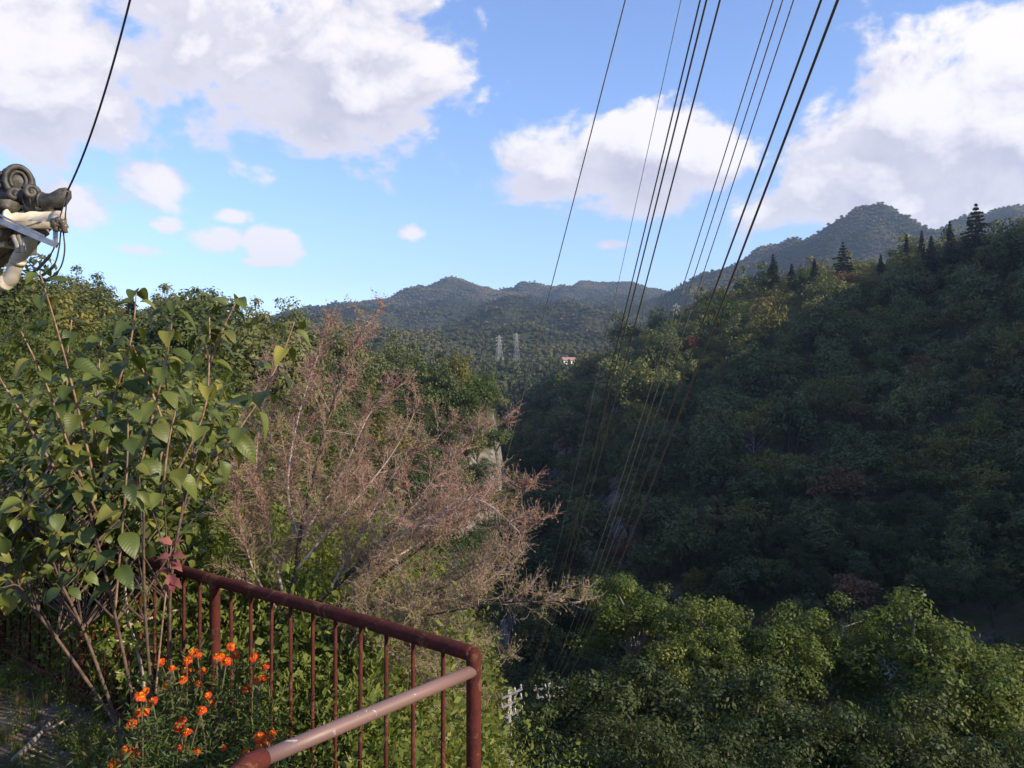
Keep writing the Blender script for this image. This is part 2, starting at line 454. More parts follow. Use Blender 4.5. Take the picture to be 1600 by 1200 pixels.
# ------------------------------------------------------------------ trees
M_bark = simple('bark', (.10, .075, .055), .9, col2=(.045, .035, .028), scale=12, bump=.5)
M_palebark = simple('pale_bark', (.30, .27, .23), .9, col2=(.16, .14, .12), scale=14, bump=.4)
M_ever = leaf_mat('evergreen_leaves', [(.034, .052, .02), (.07, .092, .03), (.115, .132, .042), (.18, .175, .06)], .25)
M_olive = leaf_mat('olive_leaves', [(.075, .08, .02), (.14, .135, .032), (.23, .20, .05)], .3)
M_rust = leaf_mat('autumn_leaves', [(.09, .055, .03), (.17, .085, .045), (.22, .13, .06)], .3)
M_fresh = leaf_mat('fresh_green_leaves', [(.035, .06, .014), (.06, .095, .02), (.10, .13, .03)], .35)
M_needle = leaf_mat('conifer_needles', [(.010, .020, .012), (.02, .034, .017), (.034, .048, .022)], .12)
M_camphor = leaf_mat('camphor_leaves', [(.045, .075, .018), (.08, .115, .026), (.13, .16, .036), (.19, .20, .05)], .35, .5, .22)
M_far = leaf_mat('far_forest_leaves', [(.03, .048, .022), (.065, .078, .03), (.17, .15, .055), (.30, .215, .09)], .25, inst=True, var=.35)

def leaf_quads(pos, nrm, size, rng, aspect=.55, bend=.0):
    """diamond leaves: pos (n,3), nrm (n,3), size (n,)"""
    n = len(pos)
    r = rng.normal(size=(n, 3)); t = np.cross(nrm, r); t /= np.linalg.norm(t, axis=1, keepdims=True) + 1e-9
    b = np.cross(nrm, t); s = size[:, None]
    a = aspect
    v = np.stack([pos - t * s * .5, pos + b * s * a * .5 - t * s * .05, pos + t * s * .5 - nrm * s * bend, pos - b * s * a * .5 - t * s * .05], 1)
    return v.reshape(-1, 3), np.arange(n * 4).reshape(n, 4)
def unit(n, rng):
    d = rng.normal(size=(n, 3)); return d / (np.linalg.norm(d, axis=1, keepdims=True) + 1e-9)
def crown_np(rng, rad, h0, nclump, per, leaf, aspect=.6, inner=.5, flat=.75, loose=1.0):
    """leaf clumps spread through an uneven ellipsoid crown; h0 is the height of its centre"""
    rad = np.array(rad)
    d = unit(nclump, rng); d[:, 2] = np.where(d[:, 2] < -.45, -d[:, 2] * .6, d[:, 2])
    lump = 1 + .22 * np.sin(d[:, 0] * 3 + rng.uniform(0, 6)) + .18 * np.sin(d[:, 1] * 4 + rng.uniform(0, 6))
    c = d * rad * (rng.uniform(inner, 1.0, nclump) * lump)[:, None]
    cr = rng.uniform(.22, .42, nclump) * rad.mean() * loose
    cv = rng.uniform(0, 1, nclump)
    k = np.repeat(np.arange(nclump), per)
    e = unit(len(k), rng); e[:, 2] = np.abs(e[:, 2]) * np.where(rng.uniform(size=len(k)) < .74, 1, -1)
    p = c[k] + e * (cr[k] * rng.uniform(.55, 1.1, len(k)))[:, None] * np.array([1, 1, flat])
    nrm = e * .9 + unit(len(k), rng) * .5 + np.array([0, 0, .2]); nrm /= np.linalg.norm(nrm, axis=1, keepdims=True)
    v, f = leaf_quads(p + np.array([0, 0, h0]), nrm, leaf * rng.uniform(.6, 1.35, len(k)), rng, aspect)
    var = np.clip(.55 * cv[k] + .45 * rng.uniform(0, 1, len(k)), 0, 1)
    return v, f, var, c + np.array([0, 0, h0])
def limb(mb, a, b, r0, r1, rnd, wob=.08, seg=5, sides=5):
    a = Vector(a); b = Vector(b); L = (b - a).length; pts = []; rr = []
    for i in range(seg + 1):
        f = i / seg
        off = Vector((rnd.uniform(-1, 1), rnd.uniform(-1, 1), rnd.uniform(-1, 1))) * L * wob * (0 if i in (0, seg) else 1)
        pts.append(a.lerp(b, f) + off + Vector((0, 0, L * .10 * math.sin(math.pi * f)))); rr.append(r0 + (r1 - r0) * f)
    mb.tube(pts, rr, sides); return pts
def broadleaf(seed, mat, rad=(3.6, 3.6, 3.0), h0=6.2, nclump=46, per=52, leaf=.42, bark=None, nlimb=9, **kw):
    rng = np.random.default_rng(seed); rnd = random.Random(seed)
    v, f, var, cc = crown_np(rng, rad, h0, nclump, per, leaf, **kw)
    crown = mesh_np('crown', v, f, mat, var)
    mb = MB(); fork = Vector((rnd.uniform(-.3, .3), rnd.uniform(-.3, .3), max(.8, h0 - rad[2] * .75)))
    mb.tube([(0, 0, -.8), (0.03, 0, .2), fork * .6, fork], [.34, .26, .2, .16], 7)
    for q in rnd.sample(range(len(cc)), min(nlimb, len(cc))): limb(mb, fork - Vector((0, 0, rnd.uniform(0, .8))), cc[q], .11, .03, rnd)
    return mb.mesh('trunk', bark or M_bark), crown
def conifer(seed, h=12.0, r=2.6, tiers=22, spread=1.0, mat=None, droop=.25, base=.12, power=.9):
    """tiers of flat boughs with gaps between them"""
    rng = np.random.default_rng(seed); rnd = random.Random(seed)
    mb = MB(); mb.tube([(0, 0, -.8), (0, 0, h * .4), (0, 0, h * .98)], [.24, .16, .02], 6)
    pos = []; nr = []; sz = []
    for i in range(tiers):
        f = i / (tiers - 1); z = h * (base + (1 - base) * f * .98); R0 = r * (1 - f) ** power * rnd.uniform(.7, 1.15) + .12
        nb = rnd.randint(4, 7); a0 = rnd.uniform(0, 6.28)
        for k in range(nb):
            a = a0 + k * 6.283 / nb + rnd.uniform(-.3, .3); L = R0 * rnd.uniform(.65, 1.15)
            d = np.array([math.cos(a), math.sin(a), 0]); sd = np.array([-d[1], d[0], 0])
            tip = d * L + np.array([0, 0, z - droop * L + rnd.uniform(-.1, .2)])
            mb.tube([(0, 0, z), tuple(d * L * .5 + np.array([0, 0, z - droop * L * .3])), tuple(tip)], [.05, .03, .01], 4, False)
            n = int(46 * L / 1.5) + 14
            tt = rng.uniform(.12, 1.05, n) ** .8
            w = (1.1 - tt) * .42 * L * spread + .12
            p = d * (L * tt)[:, None] + sd * (rng.uniform(-1, 1, n) * w)[:, None]
            p[:, 2] += z - droop * L * tt + rng.uniform(-.14, .10, n)
            pos.append(p); m = rng.normal(size=(n, 3)) * .5 + np.array([0, 0, 1]) + d * .3
            nr.append(m / np.linalg.norm(m, axis=1, keepdims=True)); sz.append(rng.uniform(.28, .62, n))
    pos = np.concatenate(pos); nr = np.concatenate(nr); sz = np.concatenate(sz)
    v, f = leaf_quads(pos, nr, sz, rng, .42)
    return mb.mesh('trunk', M_bark), mesh_np('crown', v, f, mat or M_needle, rng.uniform(0, 1, len(pos)))
def place_tree(name, meshes, loc, s, rz, label, group, cat='tree', lean=0.0, sz=None):
    t = thing(name, label, cat, group, loc)
    t.rotation_euler = (lean, 0, rz); t.scale = (s, s, s * (sz or 1))
    link('trunk', meshes[0], t); link('crown', meshes[1], t)
    return t

EVER = [broadleaf(100 + i, M_ever, rad=(3.1 + .4 * (i % 3), 3.3, 3.2 + .7 * (i % 2)), h0=4.4 + .6 * (i % 2), nclump=54, per=56, leaf=.40, inner=.4, flat=.9, loose=.85 + .1 * (i % 3)) for i in range(6)]
OLIV = [broadleaf(200 + i, M_olive, rad=(2.8, 3.0, 3.5), h0=4.8, nclump=42, per=46, leaf=.36, inner=.35) for i in range(3)]
RUST = [broadleaf(300 + i, M_rust, rad=(2.6, 2.8, 3.0), h0=4.4, nclump=34, per=40, leaf=.36, inner=.35) for i in range(2)]
FRSH = [broadleaf(400 + i, M_fresh, rad=(2.9, 3.0, 3.2), h0=4.4, nclump=44, per=46, leaf=.36, inner=.35) for i in range(3)]
CONI = [conifer(500 + i, 12, 3.1, 24, droop=.35) for i in range(5)]
CEDR = [conifer(520 + i, 13, 4.6, 19, 1.15, None, .12, .16, .8) for i in range(2)]

def poisson(cands, dist):
    """greedy spacing on a hash grid; dist per candidate"""
    cell = {}; keep = []
    for i, ((x, y), r) in enumerate(zip(cands, dist)):
        g = 9.0; cx, cy = int(x // g), int(y // g); ok = True
        for a in (-1, 0, 1):
            for b in (-1, 0, 1):
                for (qx, qy) in cell.get((cx + a, cy + b), ()):
                    if (qx - x) ** 2 + (qy - y) ** 2 < r * r: ok = False; break
                if not ok: break
            if not ok: break
        if ok: cell.setdefault((cx, cy), []).append((x, y)); keep.append(i)
    return keep
def scatter(n, px0, px1, d0, d1, seed):
    rng = np.random.default_rng(seed)
    d = np.sqrt(rng.uniform(d0 * d0, d1 * d1, n)); px = rng.uniform(px0, px1, n)
    return (px - 800) / F * d, d, px
# how high the land in front stands, seen from the yard: land hidden well below it gets no trees
EL = (GZ + 9 - CAM_Z) / np.maximum(RR, 1); EB = np.maximum.accumulate((GZ - CAM_Z) / np.maximum(RR, 1), axis=1)
def seen(x, y, z, top=10.0, tol=.012):
    th = np.degrees(np.arctan2(x, y)); r = np.hypot(x, y)
    i = np.clip(np.searchsorted(ths, th), 0, nt - 1); j = np.clip(np.searchsorted(rrs, r) - 3, 0, nr_ - 1)
    return (z + top - CAM_Z) / r > EB[i, j] - tol
def slope(x, y, e=1.5):
    return np.hypot(H(x + e, y) - H(x - e, y), H(x, y + e) - H(x, y - e)) / (2 * e)

ZONES = []
def zone_label(px, py):
    if px >= 830:
        if py < 470: z = 'near the right hill crest'
        elif py < 620: z = 'high on the shaded right hill'
        elif py < 800: z = 'halfway down the shaded right hill'
        else: z = 'low above the gorge rock face'
        return z + (', at far right' if px > 1450 else ', right part' if px > 1250 else ', left part' if px > 1050 else ', by the cables')
    if px >= 560: return 'on the knoll above the pale cliff'
    return 'on the sunlit left hill, ' + ('near the roof corner' if px < 150 else 'above the leafy shrub' if px < 330 else 'above the twigs')
KN = {'e': ('evergreen_tree', EVER, 'dark green tree'), 'o': ('yellowing_tree', OLIV, 'olive yellow tree'),
      'r': ('autumn_tree', RUST, 'rust brown tree'), 'f': ('green_tree', FRSH, 'lighter green tree'),
      'c': ('conifer_tree', CONI, 'dark pointed conifer')}
def put(kind, x, y, s, rz, lean=0, sz=None):
    z = Hs(x, y); px = 800 + x / y * F; py = 600 - (z + 6 - CAM_Z) / y * F
    nm, ms, lb = KN[kind]; zl = zone_label(px, py)
    w = 'small' if s < 1.1 else 'big' if s > 1.5 else 'middling'
    return place_tree(nm, random.choice(ms), (x, y, z - .2), s, rz, f'{w} {lb} {zl}', f'{w} {lb}s {zl}', lean=lean, sz=sz)
# accent trees the photograph singles out: (kind, px, row of the crown's middle, depth, scale)
ACC = [('o', 1125, 590, 215, 1.15), ('o', 1320, 555, 215, 1.2), ('r', 1255, 575, 205, .9), ('r', 1545, 545, 165, 1.0), ('f', 1075, 725, 165, 1.0),
       ('o', 1335, 690, 165, 1.0), ('r', 885, 690, 235, 1.1), ('r', 870, 640, 270, .9), ('f', 1040, 760, 155, .9), ('f', 1350, 860, 115, .55),
       ('o', 1235, 760, 150, .9), ('f', 1585, 870, 106, .8), ('r', 1020, 885, 122, .45), ('o', 625, 575, 170, .9), ('o', 700, 640, 150, .7),
       ('r', 735, 625, 158, .7), ('f', 650, 600, 165, .9), ('r', 30, 505, 80, .9), ('r', 285, 545, 85, .7), ('f', 175, 560, 70, .8), ('f', 330, 600, 90, .8),
       ('o', 590, 590, 175, .8), ('c', 715, 575, 200, .8), ('c', 205, 470, 100, .7)]
acc_xy = []
for k, px, py, d, s in ACC:
    x = (px - 800) / F * d; acc_xy.append((x, d, 4.2 * s))
    put(k, x, d, s, random.uniform(0, 6.28))
cx, cy, cp = scatter(9000, 790, 1660, 100, 335, 1)
lx, ly, lp = scatter(3200, -90, 800, 44, 235, 2)
ax = np.concatenate([cx, lx]); ay = np.concatenate([cy, ly]); ap = np.concatenate([cp, lp])
az_ = H(ax, ay); sl = slope(ax, ay)
ok = seen(ax, ay, az_, 9) & ~((ap < 640) & (ap > 420) & (ay < 80))
ok &= ~((sl > 1.15) & (RNG.uniform(size=len(ax)) < .75))
ok &= ~((ap < 800) & (ap > 640) & (ay < 139)) & ~((ap <= 640) & (ay < 46))
for (qx, qy, qr) in acc_xy: ok &= np.hypot(ax - qx, ay - qy) > qr
sel = np.where(ok)[0]
scl = (1.05 + 1.15 * RNG.uniform(size=len(ax)) ** 1.3) * np.where(ay < 125, .66, 1.0) * np.where(ap < 800, .7, 1.0)
keep = sel[poisson(list(zip(ax[sel], ay[sel])), 4.1 * scl[sel])]
keep = sorted(keep, key=lambda i: ay[i])
patch = fbm(ax, ay, 45, 77, 2)
cnt = {}
rest = []
for i in keep:
    u = random.random() + patch[i] * .55
    k = 'e' if u < .50 else random.choice('oofrfoeo')
    if ap[i] < 560: k = random.choice('eeeeeforeeo')
    elif ap[i] < 800: k = random.choice('eeefofe')
    if cnt.get(k, 0) >= 300: rest.append(i); continue
    cnt[k] = cnt.get(k, 0) + 1
    put(k, ax[i], ay[i], scl[i], random.uniform(0, 6.28), random.uniform(-.06, .06), random.uniform(.8, 1.15))
print('hill trees', cnt, 'rest', len(rest))
# conifers standing above the crest of the right hill
for (kind, px, top, d, hh) in [('c', 1208, 397, 280, 13), ('c', 1237, 412, 276, 11), ('c', 1272, 404, 268, 11), ('d', 1317, 378, 258, 17), ('n', 1416, 366, 238, 10),
                               ('n', 1440, 360, 236, 11), ('c', 1455, 368, 240, 10), ('n', 1484, 345, 230, 12), ('d', 1525, 318, 222, 19), ('c', 1376, 398, 250, 8)]:
    x = (px - 800) / F * d; zt = zpy(d, top); z = Hs(x, d); h = max(6, zt - z)
    ms = random.choice(CEDR if kind == 'd' else CONI); s = h / (13 if kind == 'd' else 12)
    t = place_tree('conifer_tree', ms, (x, d, z), s, random.uniform(0, 6), {1317: 'tall tiered conifer in the middle of the right crest', 1525: 'big spreading conifer, the tallest on the right crest',
        1208: 'leftmost conifer standing on the right crest', 1237: 'low conifer second from the left on the right crest', 1272: 'dark conifer just left of the tall tiered one',
        1416: 'narrow pointed conifer, left one of the pair below the peak', 1440: 'narrow pointed conifer, right one of the pair below the peak',
        1455: 'small conifer just right of the narrow pair', 1484: 'slim conifer just left of the biggest spreading one', 1376: 'small bright conifer between the tall one and the narrow pair'}[px],
        'conifers along the right crest')
    if kind == 'n': t.scale = (s * .68, s * .68, s)
    if kind == 'd': t.scale = (s * .9, s * .9, s)

# ---- far forest: one mass, instanced
def gn_scatter(name, P3, tint, scl3, rot, kindidx, sources, kind='stuff'):
    me = bpy.data.meshes.new(name); me.vertices.add(len(P3)); me.vertices.foreach_set('co', np.asarray(P3, np.float32).ravel())
    for an, tp, dat in (('tint', 'FLOAT', tint), ('rz', 'FLOAT', rot), ('pick', 'INT', kindidx)):
        a = me.attributes.new(an, tp, 'POINT'); a.data.foreach_set('value', np.asarray(dat))
    a = me.attributes.new('scl', 'FLOAT_VECTOR', 'POINT'); a.data.foreach_set('vector', np.asarray(scl3, np.float32).ravel())
    me.update()
    o = link(name, me)
    src = bpy.data.collections.new(name + '_source')
    for i, m in enumerate(sources):
        so = bpy.data.objects.new(f'{name}_source_{i:02d}', m); src.objects.link(so)
    ng = bpy.data.node_groups.new(name + '_nodes', 'GeometryNodeTree')
    ng.interface.new_socket('Geometry', in_out='INPUT', socket_type='NodeSocketGeometry')
    ng.interface.new_socket('Geometry', in_out='OUTPUT', socket_type='NodeSocketGeometry')
    N = ng.nodes; L = ng.links
    gi = N.new('NodeGroupInput'); go = N.new('NodeGroupOutput')
    iop = N.new('GeometryNodeInstanceOnPoints'); ci = N.new('GeometryNodeCollectionInfo')
    ci.inputs['Collection'].default_value = src
    ci.inputs['Separate Children'].default_value = True; ci.inputs['Reset Children'].default_value = True
    def na(n, t):
        q = N.new('GeometryNodeInputNamedAttribute'); q.data_type = t; q.inputs[0].default_value = n
        return next(s for s in q.outputs if s.enabled and s.name == 'Attribute')
    cx_ = N.new('ShaderNodeCombineXYZ'); L.new(na('rz', 'FLOAT'), cx_.inputs[2])
    L.new(gi.outputs[0], iop.inputs['Points']); L.new(ci.outputs[0], iop.inputs['Instance'])
    iop.inputs['Pick Instance'].default_value = True
    L.new(na('pick', 'INT'), iop.inputs['Instance Index']); L.new(cx_.outputs[0], iop.inputs['Rotation']); L.new(na('scl', 'FLOAT_VECTOR'), iop.inputs['Scale'])
    L.new(iop.outputs[0], go.inputs[0])
    md = o.modifiers.new('scatter', 'NODES'); md.node_group = ng
    tag(o, kind=kind)
    return o
def far_crown(seed, pointed=False):
    rng = np.random.default_rng(seed)
    if pointed:
        n = 150; z = rng.uniform(.08, 1, n); a = rng.uniform(0, 6.283, n); r = (1 - z) * .26 * rng.uniform(.7, 1.1, n) + .01
        p = np.stack([np.cos(a) * r, np.sin(a) * r, z * 1.15], 1); nr = np.stack([np.cos(a), np.sin(a), np.full(n, .7)], 1) + rng.normal(size=(n, 3)) * .3
    else:
        n = 170; e = unit(n, rng); e[:, 2] = np.abs(e[:, 2]) * np.where(rng.uniform(size=n) < .8, 1, -.7)
        lump = 1 + .25 * np.sin(e[:, 0] * 5 + seed) * np.cos(e[:, 1] * 4 + seed)
        p = e * np.array([.5, .5, .42]) * (lump * rng.uniform(.75, 1.05, n))[:, None] + np.array([0, 0, .5]); nr = e + rng.normal(size=(n, 3)) * .35
    nr /= np.linalg.norm(nr, axis=1, keepdims=True)
    v, f = leaf_quads(p, nr, rng.uniform(.16, .30, n), rng, .8)
    return mesh_np('far_crown', v, f, M_far, rng.uniform(0, 1, n))
FARS = [far_crown(i) for i in range(5)] + [far_crown(10 + i, True) for i in range(3)]
fx = []; fy = []; fs = []
for (n, a0, a1, d0, d1, sp) in ((40000, 380, 1700, 235, 900, 5.2), (120000, 380, 1720, 900, 1700, 5.8), (160000, 380, 1720, 1700, 2750, 6.6)):
    x, y, p = scatter(n, a0, a1, d0, d1, int(d0)); z = H(x, y)
    m = seen(x, y, z, 10, .004)
    if d0 < 300: m &= ~((p > 835) & (y < 335)) & ~((p > 738) & (p < 880) & (y > 560) & (y < 680))
    x, y = x[m], y[m]; k = poisson(list(zip(x, y)), np.full(len(x), sp))
    fx.append(x[k]); fy.append(y[k]); fs.append(np.full(len(k), sp))
fx = np.concatenate(fx); fy = np.concatenate(fy); fs = np.concatenate(fs); fz = H(fx, fy)
n = len(fx); print('far forest', n)
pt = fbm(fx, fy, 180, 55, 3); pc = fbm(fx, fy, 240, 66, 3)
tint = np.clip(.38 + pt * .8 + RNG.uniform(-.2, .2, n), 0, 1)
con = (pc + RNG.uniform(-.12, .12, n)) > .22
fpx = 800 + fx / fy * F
plant = (fy > 950) & (fy < 1900) & (fpx > 690) & (fpx < 1075)  # shade of the middle range, put in as a belt of dark conifers
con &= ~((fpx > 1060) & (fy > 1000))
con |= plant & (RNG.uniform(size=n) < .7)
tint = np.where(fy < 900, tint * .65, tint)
tint = np.where(fy > 2100, tint + .2 + pc * .7, tint)  # sunlit golden patches of the far range put into the tint
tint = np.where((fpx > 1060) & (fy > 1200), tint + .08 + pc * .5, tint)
tint = np.where((fy > 650) & (fy < 1050) & (fpx < 690), tint + .22, tint)  # golden light on the left spur put into its tint
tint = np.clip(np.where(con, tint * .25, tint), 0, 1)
sc_ = fs * RNG.uniform(.85, 1.3, n)
scl3 = np.stack([sc_, sc_, sc_ * RNG.uniform(.8, 1.2, n) * np.where(con, .95, .85)], 1)
pick = np.where(con, 5 + RNG.integers(0, 3, n), RNG.integers(0, 5, n)).astype(np.int32)
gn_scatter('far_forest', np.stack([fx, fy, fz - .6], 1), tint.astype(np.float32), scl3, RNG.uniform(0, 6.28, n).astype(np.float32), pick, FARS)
# trees of the near hillside past the three hundred of a kind
if rest:
    i = np.array(rest); n = len(i)
    gn_scatter('hillside_forest', np.stack([ax[i], ay[i], az_[i] - .2], 1), RNG.uniform(0, .4, n).astype(np.float32), np.repeat(scl[i][:, None], 3, 1),
               RNG.uniform(0, 6.28, n).astype(np.float32), RNG.integers(0, len(EVER), n).astype(np.int32), [e[1] for e in EVER])

# trees clothing the steep flank of the knoll
kx, ky, kp = scatter(900, 630, 850, 95, 150, 41); kz = H(kx, ky)
for i in poisson(list(zip(kx, ky)), np.full(len(kx), 3.6)):
    s = random.uniform(.5, .85)
    place_tree('evergreen_tree', random.choice(EVER), (kx[i], ky[i], kz[i] - .4), s, random.uniform(0, 6), ('small' if s < .67 else 'larger') + ' dark green tree on the steep knoll flank, ' + ('behind the twigs' if kp[i] < 720 else 'beside the pale cliff' if kp[i] < 780 else 'at the gorge side') + (', upper' if ky[i] > 125 else ', lower'), ('small' if s < .67 else 'larger') + ' trees on the knoll flank, ' + ('behind the twigs' if kp[i] < 720 else 'beside the pale cliff' if kp[i] < 780 else 'at the gorge side') + (', upper' if ky[i] > 125 else ', lower'), lean=random.uniform(-.1, .1))
# pale dead trees and an arching bamboo on the right hillside
M_snag = simple('bleached_snag', (.34, .31, .29), .9, 0, (.22, .2, .18), 3)
for (px, py, d, h, lab) in [(1176, 715, 160, 8, 'pale bare dead tree low on the shaded hillside beside the thick cables'), (1415, 680, 165, 9, 'pale bare dead tree in the middle of the shaded right hillside'), (1012, 640, 215, 8, 'pale bare dead tree high above the gorge among the cables')]:
    x = (px - 800) / F * d; z = Hs(x, d); rn = random.Random(px); t = thing('dead_tree', lab, 'tree', None, (x, d, z))
    H0 = zpy(d, py) - z + h * .5; mb = MB(); mb.tube([(0, 0, -.5), (.1, 0, H0 * .5), (.3, 0, H0)], [.2, .15, .04], 6); mb.obj('trunk', M_snag, t)
    for k in range(9):
        z0 = H0 * rn.uniform(.5, .95); a = rn.uniform(0, 6.28); L = rn.uniform(1.2, 2.8); mb = MB(); e = Vector((math.cos(a) * L, math.sin(a) * L, z0 + L * .8))
        limb(mb, (.2 * z0 / H0, 0, z0), e, .07, .02, rn); 
        for q in range(3): limb(mb, Vector((.2, 0, z0)).lerp(e, rn.uniform(.4, .9)), e + Vector((rn.uniform(-1, 1), rn.uniform(-1, 1), rn.uniform(.2, 1.2))), .03, .012, rn)
        mb.obj('limb', M_snag, t)
d = 128; x = (1425 - 800) / F * d; z = Hs(x, d); t = thing('bamboo_clump', 'arching pale bamboo among the dark trees above the rock face', 'bamboo', None, (x, d, z))
M_bam = leaf_mat('bamboo_leaves', [(.10, .10, .04), (.17, .15, .07), (.24, .2, .1)], .3); zt = zpy(d, 800) - z
for k in range(9):
    rn = random.Random(k); a = rn.uniform(-1.2, .9); L = rn.uniform(2.5, 4.5); mb = MB(); pts = [Vector((0, 0, zt * .1)) + Vector((math.sin(a) * L * f ** 2, -abs(math.cos(a)) * L * .5 * f * f, zt * .9 * math.sin(f * 2.2) * rn.uniform(.97, 1))) for f in np.linspace(0, 1, 9)]
    mb.tube(pts, .04, 5); cu = mb.obj('culm', M_bam, t)
    rg = np.random.default_rng(k); P_ = np.array([tuple(pts[i].lerp(pts[i + 1], q)) for i in range(3, 8) for q in np.linspace(0, 1, 40)]) + rg.normal(size=(200, 3)) * .22
    v, f = leaf_quads(P_, unit(200, rg), rg.uniform(.2, .45, 200), rg, .22); tag(link('leaves', mesh_np('leaves', v, f, M_bam, rg.uniform(0, 1, 200)), cu), kind='stuff')

# ------------------------------------------------------------------ the air of the valley
hz, ht = material('valley_haze')
pv = ht.n('ShaderNodeVolumePrincipled'); pv.inputs['Density'].default_value = 0.00014
pv.inputs['Color'].default_value = (.50, .68, 1.0, 1); pv.inputs['Anisotropy'].default_value = .2
ho = ht.n('ShaderNodeOutputMaterial'); ht.l(pv.outputs[0], ho.inputs['Volume'])
mb = MB(); mb.box((0, 0, 195), (8200, 8200, 730))
haze = mb.obj('haze', hz, None, False); tag(haze, kind='stuff')
# ------------------------------------------------------------------ near trees below the yard
CAMP = [broadleaf(700 + i, M_camphor, rad=(2.5, 2.5, 2.5), h0=5.2, nclump=85, per=170, leaf=.16, aspect=.5, inner=.6, loose=.7, flat=.9, bark=M_palebark, nlimb=14) for i in range(3)]
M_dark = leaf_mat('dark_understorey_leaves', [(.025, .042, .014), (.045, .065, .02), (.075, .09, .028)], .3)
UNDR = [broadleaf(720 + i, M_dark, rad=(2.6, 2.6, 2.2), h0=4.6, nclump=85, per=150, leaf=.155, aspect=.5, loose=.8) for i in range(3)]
for (px, top, d, rr, lab) in [
        (988, 902, 34, 2.15, 'small round pale green camphor tree standing apart beside the cables'),
        (1120, 950, 31, 2.35, 'sunlit camphor tree, left one of the broad canopy'),
        (1215, 968, 30, 2.2, 'sunlit camphor tree in the middle of the broad canopy'),
        (1300, 962, 31, 2.2, 'sunlit camphor tree, right one of the broad canopy'),
        (1445, 962, 29, 2.9, 'large sunlit camphor tree near the right edge'),
        (1525, 1025, 27, 2.4, 'sunlit camphor tree sloping down to the right edge'),
        (1610, 1050, 28, 2.4, 'camphor tree cut off by the right edge')]:
    x = (px - 800) / F * d; s = rr / 2.6; zt = zpy(d, top); h = 7.7 * s
    zb = Hs(x, d); k = max(1.0, (zt - zb) / h)
    t = place_tree('camphor_tree', random.choice(CAMP), (x, d, zt - h), s, random.uniform(0, 6), lab, 'camphor trees below the yard')
    if zt - h - zb > .3:     # a longer bole down to the slope
        m2 = MB(); m2.tube([(0, 0, (zb - .6 - (zt - h)) / s), (.05, .02, 0), (.02, 0, .6)], [.4, .3, .27], 8); m2.obj('bole', M_palebark, t)
for i, (px, top, d, s) in enumerate([(905, 1060, 27, .95), (985, 1040, 28, .95), (860, 1120, 25, .9), (1060, 1060, 26, 1.0), (1130, 1090, 24, 1.0), (1215, 1080, 25, .9), (1290, 1110, 23, .9),
        (1000, 1130, 22, .85), (930, 1160, 20, .8), (1380, 1120, 24, 1.0), (1470, 1150, 22, .9), (1570, 1150, 23, 1.0), (1180, 1160, 20, .8), (1085, 1170, 19, .7)]):
    x = (px - 800) / F * d; zt = zpy(d, top); h = 6.8 * s
    lab = ['upper dark tree in the shade left of the small camphor tree', 'dark tree in the shade right below the small camphor tree', 'leftmost dark tree in the shade, beside the utility pole', 'dark shaded tree below the gap between small camphor and canopy', 'dark shaded tree under the left canopy camphor', 'dark shaded tree under the middle canopy camphor', 'dark shaded tree under the right canopy camphor', 'low dark shaded tree at the bottom edge below the small camphor', 'low dark shaded tree at the bottom edge near the pole', 'dark shaded tree left under the large camphor', 'dark shaded tree in the middle under the large camphor', 'dark shaded tree in the bottom right corner', 'low dark shaded tree at the bottom edge under the middle canopy', 'low dark shaded tree at the bottom edge under the left canopy'][i]
    t = place_tree('understorey_tree', UNDR[i % 3], (x, d, zt - h), s, random.uniform(0, 6), lab, 'dark trees in the shade below the camphors')
    zb = Hs(x, d)
    if zt - h - zb > .3:
        m2 = MB(); m2.tube([(0, 0, (zb - .6 - (zt - h)) / s), (.05, .02, 0), (.02, 0, .6)], [.3, .24, .2], 7); m2.obj('bole', M_bark, t)
# trees further down the bank and across it, in the shade
n = 0
sx, sy, sp = scatter(4500, 640, 1700, 36, 135, 8); szz = H(sx, sy); ssl = slope(sx, sy, 2.0)
k = poisson(list(zip(sx, sy)), np.full(len(sx), 4.6))
for i in k:
    if ssl[i] > 1.0 and sp[i] > 900 and random.random() < (.1 if sp[i] > 1420 else .6): continue
    n += 1; s_ = random.uniform(.75, 1.35)
    w = 'small' if s_ < .95 else 'large' if s_ > 1.15 else 'middling'
    lab = f"{w} dark tree in the gorge, " + ('below the knoll' if sp[i] < 800 else 'under the cables' if sp[i] < 960 else 'behind the small camphor tree' if sp[i] < 1060 else 'behind the broad camphor canopy' if sp[i] < 1340 else 'behind the large camphor tree') + (', near' if sy[i] < 60 else ', midway' if sy[i] < 95 else ', far side')
    place_tree('understorey_tree', UNDR[n % 3], (sx[i], sy[i], szz[i] - .2), s_, random.uniform(0, 6), lab, 'group of ' + lab)
# bushes on the sunlit ground to the left, beyond the railing
M_bush = leaf_mat('bush_leaves', [(.035, .056, .014), (.065, .09, .02), (.11, .13, .032), (.17, .17, .05)], .4)
def bush(seed, rad, leaf, ncl, per, mat):
    rng = np.random.default_rng(seed); rnd = random.Random(seed)
    v, f, var, cc = crown_np(rng, (rad, rad, rad * .85), rad * .75, ncl, per, leaf, .4, inner=.35, loose=.9)
    mb = MB()
    for q in rnd.sample(range(len(cc)), 9): limb(mb, (0, 0, -.1), cc[q], .03 * rad, .006, rnd)
    return mb.mesh('stem', M_bark), mesh_np('foliage', v, f, mat, var)
BUSH = [bush(800 + i, 1.5, .13, 46, 110, M_bush) for i in range(3)]
BNEAR = [bush(820 + i, 1.0, .07, 60, 150, M_bush) for i in range(2)]
bx, by, bp = scatter(600, -120, 660, 15, 52, 12); bz = H(bx, by)
kk = poisson(list(zip(bx, by)), 1.6 + by * .035)
